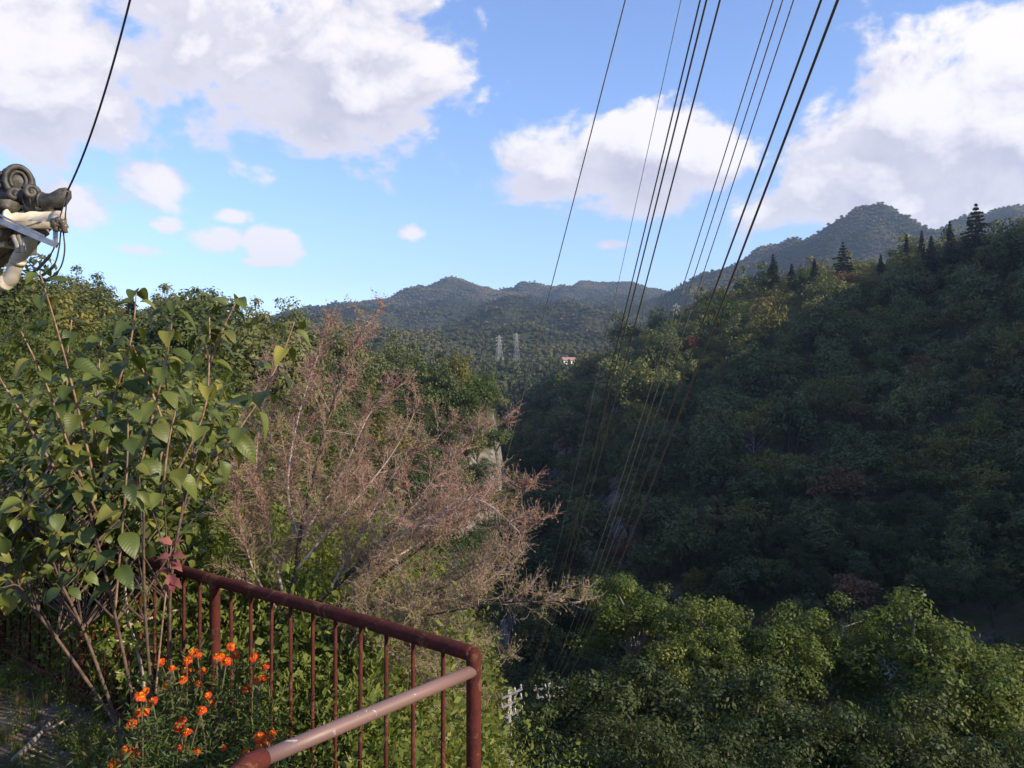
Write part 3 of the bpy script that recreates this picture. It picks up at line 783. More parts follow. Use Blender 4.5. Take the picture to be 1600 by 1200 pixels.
for i in kk:
    lab = 'sunlit leafy bush beyond the ' + ('left edge of the leafy shrub' if bp[i] < 80 else 'middle of the leafy shrub' if bp[i] < 240 else 'right side of the leafy shrub' if bp[i] < 420 else 'twiggy shrub') + (', nearest' if by[i] < 24 else ', farther down' if by[i] < 42 else ', at the hill foot')
    t = thing('bush', lab, 'bush', 'group of ' + lab, (bx[i], by[i], bz[i] - .1))
    s = random.uniform(.8, 1.3) * (.75 + by[i] * .012); t.scale = (s, s, s * random.uniform(.8, 1.2)); t.rotation_euler.z = random.uniform(0, 6)
    a, b = random.choice(BUSH); link('stem', a, t); link('foliage', b, t)
nb, lab = 0, ''
for (px, py, d, s, lab) in [(390, 850, 7.5, 1.0, 'fine-leaved green bush between the big-leaved shrub and the twigs'), (330, 900, 8.5, 1.1, 'fine-leaved green bush behind the railing post'), (60, 690, 12, 1.5, 'bright green bush above the left shrub'),
                            (440, 800, 11, 1.3, 'green bush behind the middle of the twiggy shrub'), (180, 720, 13, 1.5, 'bright green bush behind the left shrub'), (-20, 760, 10, 1.3, 'bright green bush at the left edge'),
                            (560, 960, 7, .8, 'green bush behind the railing under the twigs')]:
    x = (px - 800) / F * d; z = Hs(x, d)
    t = thing('bush', lab, 'bush', None, (x, d, z - .05)); nb += 1
    hh = max(.8, zpy(d, py) - z + s * .75); t.scale = (s, s, hh / 1.6); t.rotation_euler.z = nb
    a, b = BNEAR[nb % 2]; link('stem', a, t); link('foliage', b, t)
# ------------------------------------------------------------------ railing
def rust_material():
    m, t = material('rusty_red_paint')
    p = t.n('ShaderNodeBsdfPrincipled'); o = t.n('ShaderNodeOutputMaterial'); t.l(p.outputs[0], o.inputs[0])
    c = t.n('ShaderNodeTexCoord').outputs['Object']
    n1 = t.noise(c, 14, 6, .7); n2 = t.noise(c, 160, 3, .7); n3 = t.noise(c, 45, 5, .7)
    a = t.mix(t.sstep(.38, .64, n1), (.10, .022, .017), (.05, .016, .013))
    b = t.mix(t.sstep(.60, .72, n3), a, (.14, .055, .035))
    n4 = t.noise(c, 7, 7, .75, .5)
    b = t.mix(t.sstep(.54, .60, n4), b, (.17, .075, .045))
    b = t.mix(t.sstep(.69, .71, t.noise(c, 30, 6, .75)), b, (.30, .27, .25))
    t.l(t.mix(t.math('MULTIPLY', n2, .5), b, (.05, .016, .012)), p.inputs['Base Color'])
    p.inputs['Roughness'].default_value = .85; p.inputs['Specular IOR Level'].default_value = .15
    bp = t.n('ShaderNodeBump'); bp.inputs['Strength'].default_value = .8; bp.inputs['Distance'].default_value = .003
    t.l(t.math('ADD', n2, n3), bp.inputs['Height']); t.l(bp.outputs[0], p.inputs['Normal'])
    return m
def worn_material():
    m, t = material('worn_faded_paint')
    p = t.n('ShaderNodeBsdfPrincipled'); o = t.n('ShaderNodeOutputMaterial'); t.l(p.outputs[0], o.inputs[0])
    c = t.n('ShaderNodeTexCoord').outputs['Object']
    n1 = t.noise(c, 16, 8, .72, .8); n2 = t.noise(c, 5, 3, .5)
    base = t.mix(n2, (.20, .115, .10), (.14, .088, .08))
    t.l(t.mix(t.sstep(.60, .63, n1), base, (.40, .38, .36)), p.inputs['Base Color'])
    p.inputs['Roughness'].default_value = .5
    bp = t.n('ShaderNodeBump'); bp.inputs['Strength'].default_value = .3; bp.inputs['Distance'].default_value = .002
    t.l(n1, bp.inputs['Height']); t.l(bp.outputs[0], p.inputs['Normal'])
    return m
M_rail = rust_material(); M_worn = worn_material()
rail = thing('railing', 'rusty dark red pipe railing around the flower bed', 'railing')
ZT = .906
def fp(t, z): return Vector((FA.x + FD.x * t, FA.y + FD.y * t, z))
POSTS = [0, 1.50, 2.82, 3.98, 5.3, 6.7]
mb = MB(); mb.tube([fp(t, ZT + .004 * math.sin(t * 3)) for t in (0.0, .02, .5, 1, 1.5, 2.2, 2.8, 3.4, 4.0, 4.6, 5.3, 6.0, 6.72)], .0245, 14); mb.obj('top_rail', M_rail, rail)
mb = MB(); mb.tube([fp(t, .09) for t in (0, 2, 4, 6.7)], .015, 10); mb.obj('bottom_rail', M_rail, rail)
for j, t in enumerate(POSTS):
    mb = MB(); b = fp(t, Hs(fp(t, 0).x, fp(t, 0).y) - .3)
    if j == 0: mb.tube([b, fp(t, .5), fp(t, ZT - .03), fp(t, ZT - .006), fp(t, ZT + .012), fp(t, ZT + .022)], [.0235, .0235, .0235, .0255, .022, .010], 14)
    else: mb.tube([b, fp(t, .5), fp(t, ZT - .036), fp(t, ZT - .03), fp(t, ZT - .02), fp(t, ZT)], [.0225, .0225, .0225, .025, .026, .0225], 14)
    mb.obj('post', M_rail, rail)
bal = MB(); bal.tube([(0, 0, .09), (0, 0, .5), (0, 0, ZT)], .0075, 8); bme = bal.mesh('baluster', M_rail)
for j in range(len(POSTS) - 1):
    nb = round((POSTS[j + 1] - POSTS[j]) / .1365) - 1
    for k in range(1, nb + 1):
        p = fp(POSTS[j] + (POSTS[j + 1] - POSTS[j]) * k / (nb + 1), 0)
        o = link('baluster', bme, rail); o.location = p; o.rotation_euler = (random.uniform(-.008, .008), random.uniform(-.008, .008), random.uniform(0, 6))
C0 = at(741, 1047, 2.49); C1 = at(395, 1192, 1.88)
mb = MB(); mb.tube([C0, C0.lerp(C1, .3), C0.lerp(C1, .7), C1], .0195, 16); tag(mb.obj('hand_rail', M_worn, rail), 'faded pinkish hand rail with scraped paint')
d_ = (C1 - C0).normalized()
mb = MB(); mb.tube([C1 - d_ * .035, C1 - d_ * .03, C1 + d_ * .015, C1 + d_ * .04 + Vector((0, 0, -.012)), C1 + d_ * .052 + Vector((0, 0, -.045)), C1 + d_ * .055 + Vector((0, 0, -.12))],
                   [.0215, .0255, .0265, .0275, .0265, .0245], 14); mb.obj('elbow', M_rail, rail)
e_ = C1 + d_ * .055
mb = MB(); mb.tube([e_ + Vector((0, 0, -.10)), Vector((e_.x, e_.y, -.3))], .0235, 12); mb.obj('post', M_rail, rail)
L0 = C0 - Vector((0, 0, .31)); L1 = e_ - Vector((0, 0, .31 + (C0.z - C1.z) * 0))
mb = MB(); mb.tube([L0, L1], .017, 12); mb.obj('lower_rail', M_rail, rail)
rebase(rail, (FA.x, FA.y, 0))

# ------------------------------------------------------------------ overhead cables and their poles
M_black = simple('black_cable', (.012, .012, .012), .45, col2=(.02, .02, .02), scale=30)
M_bare = simple('weathered_wire', (.34, .32, .28), .5, .3, (.16, .14, .12), 30)
M_sheath = simple('sunlit_brown_sheath', (.10, .08, .05), .5, 0, (.07, .055, .038), 30)  # brown rather than black: the look of sunlight put into the sheath colour
M_conc = simple('pole_concrete', (.36, .35, .36), .8, col2=(.25, .25, .26), scale=8)
M_steel = simple('galvanised_steel', (.42, .44, .47), .45, .6, (.3, .31, .34), 20)
M_porc = simple('porcelain', (.55, .52, .46), .3, 0, (.30, .26, .20), 14)
CAB = [((977, 0), (690, 1080), 9, 'single black cable, leftmost of the overhead cables'), ((1064, 0), (826, 1010), 5, 'thinnest overhead wire, second from the left'),
       ((1094, 0), (818, 1076), 11, 'left one of the tight trio of overhead cables'), ((1104, 0), (822, 1074), 13, 'middle one of the tight trio of overhead cables'), ((1125, 0), (826, 1078), 13, 'right one of the tight trio of overhead cables'),
       ((1208, 0), (850, 1072), 9, 'left one of the three thin cables right of the trio'), ((1223, 0), (857, 1074), 9, 'middle one of the three thin cables right of the trio'), ((1240, 0), (863, 1076), 9, 'right one of the three thin cables right of the trio'),
       ((1283, 0), (866, 1070), 17, 'left one of the two thick cables on the far right'), ((1309, 0), (872, 1080), 20, 'rightmost and thickest of the overhead cables')]
for i, ((x0, y0), (x1, y1), mm, lab) in enumerate(CAB):
    a = at(x0, y0, 5.0); b = at(x1, y1, 44.0); mb = MB(); pts = []
    sag = .62 if i else .3
    for q in np.concatenate([np.linspace(-.32, .2, 26), np.linspace(.23, 1.0, 40)]):
        p = a.lerp(b, q); p.z -= sag * 4 * q * (1 - q); pts.append(p)
    mb.tube(pts, mm / 2000.0, 6)
    o = mb.obj('power_cable', M_sheath if mm > 10 else M_bare); tag(o, lab, 'cable', 'overhead cables')
def util_pole(x, y, h, zb, label, arms, rot=0.0):
    t = thing('utility_pole', label, 'pole', None, (x, y, zb)); t.rotation_euler.z = rot
    mb = MB(); mb.tube([(0, 0, -1), (0, 0, h * .5), (0, 0, h)], [.17, .14, .10], 12); mb.obj('pole', M_conc, t)
    for (z, w) in arms:
        mb = MB(); mb.box((0, -.13, z), (w, .09, .09)); ca = mb.obj('crossarm', M_steel, t, False)
        for sx_ in np.linspace(-.45, .45, 4):
            m2 = MB(); m2.lathe([(.02, 0), (.07, .05), (.04, .09), (.07, .13), (.04, .17), (.03, .22)], 8, Matrix.Translation((w * sx_, -.13, z + .045))); m2.obj('insulator', M_porc, ca)
        mb = MB(); mb.bar((w * .3, -.13, z - .05), (0, -.10, z - .6), .04); mb.obj('brace', M_steel, t, False)
    mb = MB(); mb.lathe([(.22, 0), (.25, .03), (.25, .55), (.2, .62), (.06, .66)], 12, Matrix.Translation((.1, -.42, h - 3.2))); mb.obj('transformer', M_steel, t)
    return t
q = at(796, 1074, 40); util_pole(q.x, q.y, q.z - Hs(q.x, q.y), Hs(q.x, q.y), 'pale concrete utility pole far below in the dark gorge', [(q.z - Hs(q.x, q.y) - .3, 1.7), (q.z - Hs(q.x, q.y) - .75, 1.7), (q.z - Hs(q.x, q.y) - 1.35, 1.9)], .9)
q = at(858, 1064, 44.6); util_pole(q.x, q.y, q.z - Hs(q.x, q.y), Hs(q.x, q.y), 'utility pole hidden among dark trees where the thick cables end', [(q.z - Hs(q.x, q.y) - .35, 1.9), (q.z - Hs(q.x, q.y) - .8, 1.6)], .3)

# transmission towers on the plateau and on the right hill
M_tower = simple('tower_steel', (.34, .34, .34), .5, .3, (.26, .26, .26), 3)
def tower(px, base, top, d, label, w0=.20, bar=.16):
    x = (px - 800) / F * d; zb = min(zpy(d, base), Hs(x, d) + 6) ; zt = zpy(d, top); h = zt - zb
    t = thing('transmission_tower', label, 'tower', 'lattice transmission towers', (x, d, zb)); t.rotation_euler.z = .5
    lv = [0, .22, .42, .6, .75, .88, 1.0]; wd = [h * w0 * (1 - f) ** .9 * .5 + h * .018 for f in lv]
    cs = ((-1, -1), (1, -1), (1, 1), (-1, 1))
    for (a, b) in cs:
        mb = MB(); mb.tube([(a * w, b * w, f * h) for f, w in zip(lv, wd)], bar * .6, 5); mb.bar((a * wd[0], b * wd[0], -6), (a * wd[0], b * wd[0], 0), bar); mb.obj('leg', M_tower, t)
    mb = MB()
    for i in range(len(lv) - 1):
        for k in range(4):
            (a, b), (c, e) = cs[k], cs[(k + 1) % 4]
            mb.bar((a * wd[i], b * wd[i], lv[i] * h), (c * wd[i + 1], e * wd[i + 1], lv[i + 1] * h), bar * .55)
            mb.bar((c * wd[i], e * wd[i], lv[i] * h), (a * wd[i + 1], b * wd[i + 1], lv[i + 1] * h), bar * .55)
            mb.bar((a * wd[i + 1], b * wd[i + 1], lv[i + 1] * h), (c * wd[i + 1], e * wd[i + 1], lv[i + 1] * h), bar * .6)
    mb.obj('bracing', M_tower, t, False)
    for f in (.7, .81, .92):
        mb = MB()
        for sg in (-1, 1):
            mb.bar((0, 0, f * h), (sg * h * .12, 0, f * h + .2), bar * .8); mb.bar((0, 0, f * h + h * .04), (sg * h * .12, 0, f * h + .2), bar * .5)
            mb.bar((sg * h * .12, 0, f * h + .2), (sg * h * .12, 0, f * h - h * .04), bar * .5)
        mb.obj('crossarm', M_tower, t, False)
tower(780, 571, 524, 600, 'pale lattice transmission tower, left one of the pair on the plateau')
tower(807, 566, 520, 640, 'thin lattice transmission tower, right one of the pair on the plateau', .13, .11)
tower(1057, 512, 474, 385, 'lattice transmission tower behind the left shoulder of the right hill', .16, .10)
# small house on the plateau
M_wall = simple('white_plaster', (.75, .73, .70), .8); M_roofr = simple('faded_red_roof', (.42, .22, .18), .7); M_glass = simple('window_glass', (.03, .035, .04), .1)
hx, hy = (888 - 800) / F * 560, 560; hz_ = Hs(hx, hy) + 2.2
t = thing('farm_house', 'small white house with a faded red roof on the plateau', 'house', None, (hx, hy, hz_)); t.rotation_euler.z = .25
mb = MB(); mb.box((0, 0, .2), (9, 6, 6)); mb.obj('wall', M_wall, t, False)
mb = MB(); mb.add([(-5, -3.6, 3.2), (5, -3.6, 3.2), (5, 0, 5.2), (-5, 0, 5.2), (5, 3.6, 3.2), (-5, 3.6, 3.2), (-5, -3.6, 2.95), (5, -3.6, 2.95), (5, 3.6, 2.95), (-5, 3.6, 2.95)],
    [(0, 1, 2, 3), (3, 2, 4, 5), (6, 7, 1, 0), (7, 8, 4, 2, 1), (8, 9, 5, 4), (9, 6, 0, 3, 5), (9, 8, 7, 6)]); mb.obj('roof', M_roofr, t, False)
for wx in (-2.6, 0.2, 2.8):
    mb = MB(); mb.box((wx, -3.03, 1.6), (1.5, .12, 1.3)); mb.obj('window', M_glass, t, False)

# ------------------------------------------------------------------ corner of the tiled eave at the left
M_tile = simple('weathered_roof_tile', (.028, .027, .026), .55, 0, (.085, .08, .07), 14, .8)
M_gut = simple('cream_gutter', (.62, .56, .45), .45, 0, (.50, .43, .33), 7)
M_soff = simple('weathered_board', (.22, .18, .14), .8, 0, (.12, .10, .08), 12, .4)
M_cream = simple('cream_fascia', (.66, .60, .49), .6, 0, (.5, .44, .34), 5)
DH = 5.5
house = thing('tiled_roof_corner', 'corner of a dark tiled roof with cream gutter at the left edge', 'roof')
def hp(px, py, dd=0.0): return at(px, py - 3, DH + dd)
mb = MB(); mb.tube([hp(-260, 338, .5), hp(-60, 343, .1), hp(92, 348, 0)], .062, 14); mb.tube([hp(86, 347, 0), hp(96, 348.5, 0)], .068, 14); g_ = mb.obj('gutter', M_gut, house)
mb = MB(); mb.tube([hp(12, 344, -.02), hp(17, 344, -.02)], .066, 14); mb.obj('joint', M_gut, g_)
mb = MB(); mb.tube([hp(-200, 300, .6), hp(-20, 306, .1), hp(30, 311, 0), hp(62, 316, 0), hp(80, 318, 0), hp(93, 314, 0), hp(102, 305, 0), hp(107, 299, 0)], [.05, .05, .05, .05, .056, .062, .05, .022], 12); mb.obj('hip_tile', M_tile, house)
mb = MB()
for k in range(9): mb.tube([hp(-150 + k * 28, 318, .35), hp(-150 + k * 28 + 6, 329, 0)], [.05, .062], 10)
mb.tube([hp(-200, 326, .25), hp(90, 327, .03)], .05, 10); mb.obj('eave_tile', M_tile, house)
M_plas = simple('white_plaster_bed', (.72, .68, .60), .8, 0, (.45, .42, .36), 10)
mb = MB(); mb.tube([hp(-200, 318, .3), hp(20, 322, .05), hp(84, 324, 0)], .028, 8); mb.obj('plaster_bed', M_plas, house)
mb = MB()
for f in (.25, .5, .75): mb.tube([hp(30 + 45 * f, 311 + 6 * f, 0), hp(32.5 + 45 * f, 311.3 + 6 * f, 0)], .059, 12)
mb.obj('tile_joint', M_tile, house)
mb = MB(); mb.tube([hp(8, 322, -.04), hp(9, 330, -.06)], [.02, .10], 12); mb.obj('round_tile', M_tile, house)
# ridge end tile: rounded body, rings and scrolls
n_ = Vector((.62, -.78, 0)); up_ = Vector((0, 0, 1)); sd_ = up_.cross(n_)
def ring(mb, c, r, w, dep):
    pts = [c + (sd_ * math.cos(a) * r * .82 + up_ * math.sin(a) * r) + n_ * dep for a in np.linspace(-.9, math.pi + .9, 22)]
    mb.tube(pts, w, 8)
oc = hp(28, 286, 0)
mb = MB(); mb.tube([oc - n_ * .42, oc - n_ * .02, oc + n_ * .015], [.105, .112, .09], 18); on = mb.obj('ridge_end_tile', M_tile, house)
for r_, w_ in ((.096, .02), (.058, .013)):
    mb = MB(); ring(mb, oc, r_, w_, .02); mb.obj('ring', M_tile, on)
for (px, py, r_) in ((4, 287, .06), (48, 304, .045), (22, 308, .04)):
    mb = MB(); c = hp(px, py, -.03); pts = []
    for a in np.linspace(0, 8.5, 26): pts.append(c + (sd_ * math.cos(a) + up_ * math.sin(a)) * r_ * (1 - a / 11) + n_ * .02)
    mb.tube(pts, .02, 8); mb.lathe([(.0, -.02), (r_ * .55, 0), (r_ * .4, .03), (0.005, .04)], 10, Matrix.Translation(c) @ n_.to_track_quat('Z', 'Y').to_matrix().to_4x4()); mb.obj('scroll', M_tile, on)
# fascia, soffit, rafters and wall under the gutter
mb = MB(); mb.add([hp(-260, 352, .75), hp(84, 358, .12), hp(55, 392, .55), hp(-260, 420, 1.4), hp(-260, 346, .75), hp(84, 352, .12), hp(55, 386, .55), hp(-260, 414, 1.4)],
    [(0, 1, 2, 3), (7, 6, 5, 4), (0, 4, 5, 1), (1, 5, 6, 2), (2, 6, 7, 3), (3, 7, 4, 0)]); mb.obj('soffit', M_soff, house, False)
mb = MB(); mb.bar(hp(-260, 366, .55), hp(18, 377, .25), .12); mb.obj('fascia_board', M_cream, house, False)
for k in range(3):
    mb = MB(); mb.bar(hp(70 - k * 30, 362 + k * 2, .12), hp(-20 - k * 30, 425 + k * 4, .7), .06); mb.obj('rafter', M_soff, house, False)
mb = MB(); mb.bar(hp(52, 372, .15), hp(50, 398, .25), .055); mb.obj('end_block', M_cream, house, False)
wv = hp(-10, 400, .9)
mb = MB(); mb.box((-7.8, wv.y + 1.6, wv.z / 2 - .1), (3.0, 3.0, wv.z + .2)); mb.obj('wall', M_cream, house, False)
mb = MB(); mb.tube([hp(48, 372, .18), hp(38, 392, .2), hp(30, 405, .22), hp(22, 424, .24), hp(18, 438, .24), hp(4, 447, .26), hp(-30, 455, .3)], .05, 14); dp = mb.obj('downpipe', M_gut, house)
for (a, b) in (((29, 408), (27, 414)), ((10, 444), (5, 446))):
    mb = MB(); mb.tube([hp(*a, .22), hp(*b, .23)], .055, 14); mb.obj('collar', M_gut, dp)
for (px) in (27, 35):
    mb = MB(); mb.tube([hp(px - 6, 372, .0), hp(px, 384, -.02), hp(px + 2, 398, -.02)], .018, 8); mb.obj('conduit', M_porc, house)
rebase(house, (-7.8, wv.y + 1.6, 0))
br = thing('cable_bracket', 'grey metal bracket with insulators under the roof corner', 'bracket')
mb = MB()
a, b = hp(-60, 322, -.05), hp(88, 386, -.18)
mb.bar(a, b, .035); mb.bar(a + Vector((0, 0, .05)), b + Vector((-.08, 0, .06)), .012); mb.obj('arm', M_steel, br, False)
mb = MB(); mb.bar(hp(88, 386, -.18), hp(89, 345, -.18), .012); mb.bar(hp(84, 384, -.18), hp(86, 345, -.18), .012); mb.obj('hanger', M_steel, br, False)
M_ins = simple('brown_insulator', (.05, .035, .025), .3, 0, (.14, .12, .09), 12)
for (px, py) in ((84, 352), (91, 350), (98, 354), (88, 358), (101, 360)):
    mb = MB(); mb.lathe([(.008, -.03), (.022, -.026), (.016, 0), (.026, .012), (.018, .03), (.008, .036)], 10, Matrix.Translation(hp(px, py, -.2))); mb.obj('insulator', M_ins, br)
rebase(br, hp(88, 386, -.18))
mb = MB(); p0 = hp(206, -8, -1.0); p1 = hp(106, 300, -.2)
mb.tube([p0 + (p0 - p1) * 1.2] + [p0.lerp(p1, f) + Vector((0, 0, -.10 * 4 * f * (1 - f))) for f in np.linspace(0, 1, 14)], .0065, 8)
tag(mb.obj('service_cable', M_black), 'black service cable dropping to the roof corner bracket', 'cable')
for j, (e, pts) in enumerate([('front', [(105, 303), (96, 335), (91, 350)]), ('middle', [(106, 303), (103, 330), (101, 354)])]):
    mb = MB(); mb.tube([hp(x, y, -.2) for x, y in pts], .004, 6); tag(mb.obj('tie_wire', M_black), ['short wire from the service cable to the left insulators', 'short wire from the service cable to the right insulator'][j], 'wire')
for j, pts in enumerate([[(88, 362), (86, 385), (78, 402), (58, 424), (50, 428)], [(95, 364), (92, 392), (84, 418), (64, 434), (54, 432)], [(99, 366), (101, 395), (94, 422), (76, 440), (62, 436), (50, 418)]]):
    mb = MB(); pp = [hp(x, y, -.18) for x, y in pts]; fine = []
    fine = smooth_path(pp, 6); m = len(fine)
    mb.tube(fine, [.005 if not (m * .45 < i < m * .75) else .0105 for i in range(m)], 7)
    tag(mb.obj('drop_wire', M_black), ['innermost of the three looping wires under the bracket', 'middle one of the three looping wires under the bracket', 'outermost of the three looping wires under the bracket'][j], 'wire')
# ------------------------------------------------------------------ foreground plants
def path(pts): return [at(x, y, d) for x, y, d in pts]
def resample(pts, step):
    out = [pts[0]]; acc = 0
    for a, b in zip(pts[:-1], pts[1:]):
        L = (b - a).length; n = max(1, int(L / step))
        for i in range(1, n + 1): out.append(a.lerp(b, i / n))
    return out
def big_leaf(seed, mat, lobes=0.0):
    """ovate leaf along +Y, folded at the midrib, curling down; unit length"""
    r = random.Random(seed); droop = r.uniform(.2, .8); fold = r.uniform(.12, .5); w0 = r.uniform(.30, .40); tw = r.uniform(-.3, .3)
    ys = [0, .1, .27, .46, .66, .84, 1.0]; ws = [.03, .62, .95, 1.0, .78, .40, .0]
    V = []; Fc = []
    for i, (y, w) in enumerate(zip(ys, ws)):
        w = w * w0 * (1 + (lobes * (.5 if i % 2 else -.35))); z = -droop * y * y; c = tw * y
        for s in (-1, -.5, 0, .5, 1):
            e = abs(s); V.append((s * w * math.cos(c), y - .04 * e, z + fold * w * e * (1.25 - .45 * e) * 1.6 + s * w * math.sin(c) + (.02 * math.sin(9 * y + seed) if e == 1 else 0)))
    for i in range(len(ys) - 1):
        for k in range(4): Fc.append((i * 5 + k, i * 5 + k + 1, i * 5 + k + 6, i * 5 + k + 5))
    V.append((0, -.22, .03)); V.append((.014, -.0, -.012)); V.append((-.014, 0, -.012)); Fc.append((35, 36, 37))
    me = bpy.data.meshes.new('leaf'); me.from_pydata(V, [], Fc); me.polygons.foreach_set('use_smooth', [True] * len(Fc)); me.materials.append(mat); me.update(); return me
def leaf_veined(name, cols, yellow, trans=.3):
    m = leaf_mat(name, cols, trans, .48, .45, objrand=1.0, var=1.0)
    t = NT(m.node_tree); p = next(n for n in m.node_tree.nodes if n.type == 'BSDF_PRINCIPLED')
    c = t.n('ShaderNodeTexCoord').outputs['Object']
    sp = t.n('ShaderNodeSeparateXYZ'); t.l(c, sp.inputs[0])
    v = t.math('ADD', sp.outputs[1], t.math('MULTIPLY', t.math('ABSOLUTE', sp.outputs[0]), -.8))
    st = t.math('ABSOLUTE', t.math('SINE', t.math('MULTIPLY', v, 26)))
    b = t.n('ShaderNodeBump'); b.inputs['Strength'].default_value = .09; b.inputs['Distance'].default_value = .02
    t.l(st, b.inputs['Height']); t.l(b.outputs[0], p.inputs['Normal'])
    return m
def leaf_matrix(pos, direction, up, size):
    y = Vector(direction).normalized(); z = Vector(up) - y * Vector(up).dot(y)
    z = z.normalized() if z.length > 1e-4 else y.orthogonal().normalized(); x = y.cross(z)
    return Matrix.Translation(pos) @ Matrix((x, y, z)).transposed().to_4x4() @ Matrix.Diagonal((size, size, size, 1))
def merged(name, mesh_list, mats, parent, kind='stuff'):
    """many small placed meshes joined into one part"""
    V = []; Fc = []; var = []; off = 0
    cache = {}
    for me, M in zip(mesh_list, mats):
        if me.name not in cache:
            co = np.empty(len(me.vertices) * 3, np.float32); me.vertices.foreach_get('co', co); cache[me.name] = (co.reshape(-1, 3), [tuple(p.vertices) for p in me.polygons])
        co, fs = cache[me.name]; A = np.array(M)
        V.append(co @ A[:3, :3].T + A[:3, 3]); Fc += [tuple(i + off for i in f) for f in fs]; var += [random.random()] * len(fs); off += len(co)
    me = bpy.data.meshes.new(name); me.from_pydata(np.concatenate(V).tolist(), [], Fc); me.polygons.foreach_set('use_smooth', [True] * len(Fc))
    a = me.attributes.new('var', 'FLOAT', 'FACE'); a.data.foreach_set('value', np.asarray(var, np.float32))
    me.materials.append(mesh_list[0].materials[0]); me.update()
    o = link(name, me, parent); tag(o, kind=kind); return o

M_big = leaf_veined('broad_leaf', [(.04, .062, .016), (.06, .09, .02), (.09, .12, .026), (.13, .16, .034), (.09, .11, .026), (.26, .24, .045)], 0)
M_stem = simple('tan_stem', (.30, .20, .13), .7, 0, (.16, .09, .06), 25, .3)
BIGL = [big_leaf(i, M_big) for i in range(10)]
# ---- big-leaved shrub
shrub = thing('broadleaf_shrub', 'tall leafy shrub with large oval green leaves at the left', 'shrub')
SB = Vector((-1.52, 3.32, 0.0)); rnd = random.Random(3)
leaves = []
def leaf_pair(p, tan, size, a, droop=.25, both=True):
    if p.z < .42 + .55 * max(0, (p.x + 1.75)): return
    tan = tan.normalized(); o1 = tan.orthogonal().normalized(); o1 = Quaternion(tan, a) @ o1
    for s in ((1, -1) if both else (1,)):
        d = (o1 * s * 1.0 + tan * .35 + Vector((0, 0, -droop + rnd.uniform(-.2, .2)))).normalized()
        up = (Vector((0, 0, 1)) + tan * .2 + Vector((rnd.uniform(-.4, .5), rnd.uniform(-.9, .1), 0)))
        leaves.append((leaf_matrix(p + d * .022, d, up, size * rnd.uniform(.75, 1.15))))
SHOOTS = [[(62, 425, 3.0), (95, 535, 3.05), (122, 640, 3.1), (150, 760, 3.2)], [(112, 500, 3.25), (104, 590, 3.3), (118, 720, 3.3)], [(33, 518, 3.0), (72, 600, 3.05), (105, 690, 3.1), (150, 800, 3.2)],
          [(158, 530, 3.3), (150, 640, 3.3), (145, 720, 3.3)], [(213, 455, 3.2), (205, 530, 3.2), (172, 650, 3.25), (165, 760, 3.3)], [(272, 468, 3.05), (262, 550, 3.1), (236, 660, 3.15), (205, 790, 3.2)],
          [(203, 528, 3.35), (228, 590, 3.3), (256, 660, 3.3)], [(327, 485, 3.2), (327, 560, 3.2), (317, 650, 3.2), (265, 760, 3.25)], [(372, 466, 3.2), (350, 510, 3.2), (329, 565, 3.2)],
          [(460, 503, 3.3), (438, 560, 3.3), (395, 640, 3.3), (320, 740, 3.3)], [(315, 505, 3.25), (322, 560, 3.2)], [(200, 640, 2.9), (198, 740, 2.95), (186, 880, 3.05), (180, 950, 3.1)], [(275, 640, 2.95), (262, 700, 2.95), (252, 790, 3.0)],
          [(-20, 560, 3.1), (30, 640, 3.1), (90, 740, 3.2)], [(255, 560, 3.4), (262, 640, 3.35), (250, 720, 3.3)]]
for pl in SHOOTS:
    pts = smooth_path(path(pl)); n = len(pts)
    mb = MB(); mb.tube(pts, [.0026 + .0034 * i / n for i in range(n)], 6); mb.obj('stem', M_stem, shrub)
    # pairs at the nodes, smaller towards the tip
    fine = resample(pts, .012); m = len(fine); i = 0; a = rnd.uniform(0, 3)
    while i < m - 3:
        t = fine[max(i - 2, 0)] - fine[min(i + 2, m - 1)]
        if rnd.random() < .97: leaf_pair(fine[i], t, .072 + min(.026, i * .001), a, .35 if i < 4 else .55)
        a += 1.57 + rnd.uniform(-.2, .2); i += rnd.randint(4, 8) if i > 2 else 3
M_brown = simple('brown_trunk', (.13, .085, .06), .85, 0, (.06, .04, .03), 30, .5)
MAIN = [[SB + Vector((.02 * k, .03 * k, -.05)), SB.lerp(at(x, y, d), .5) + Vector((0, 0, .12)), at(x, y, d)] for k, (x, y, d) in enumerate([(30, 800, 3.4), (130, 760, 3.1), (225, 770, 3.2), (-60, 820, 3.2), (300, 720, 3.4)])]
MAINP = []
for ml in MAIN:
    pts = smooth_path(ml, 6); MAINP.append(pts); mb = MB(); mb.tube(pts, [.0085 - .005 * i / len(pts) for i in range(len(pts))], 7); mb.obj('branch', M_brown, shrub)
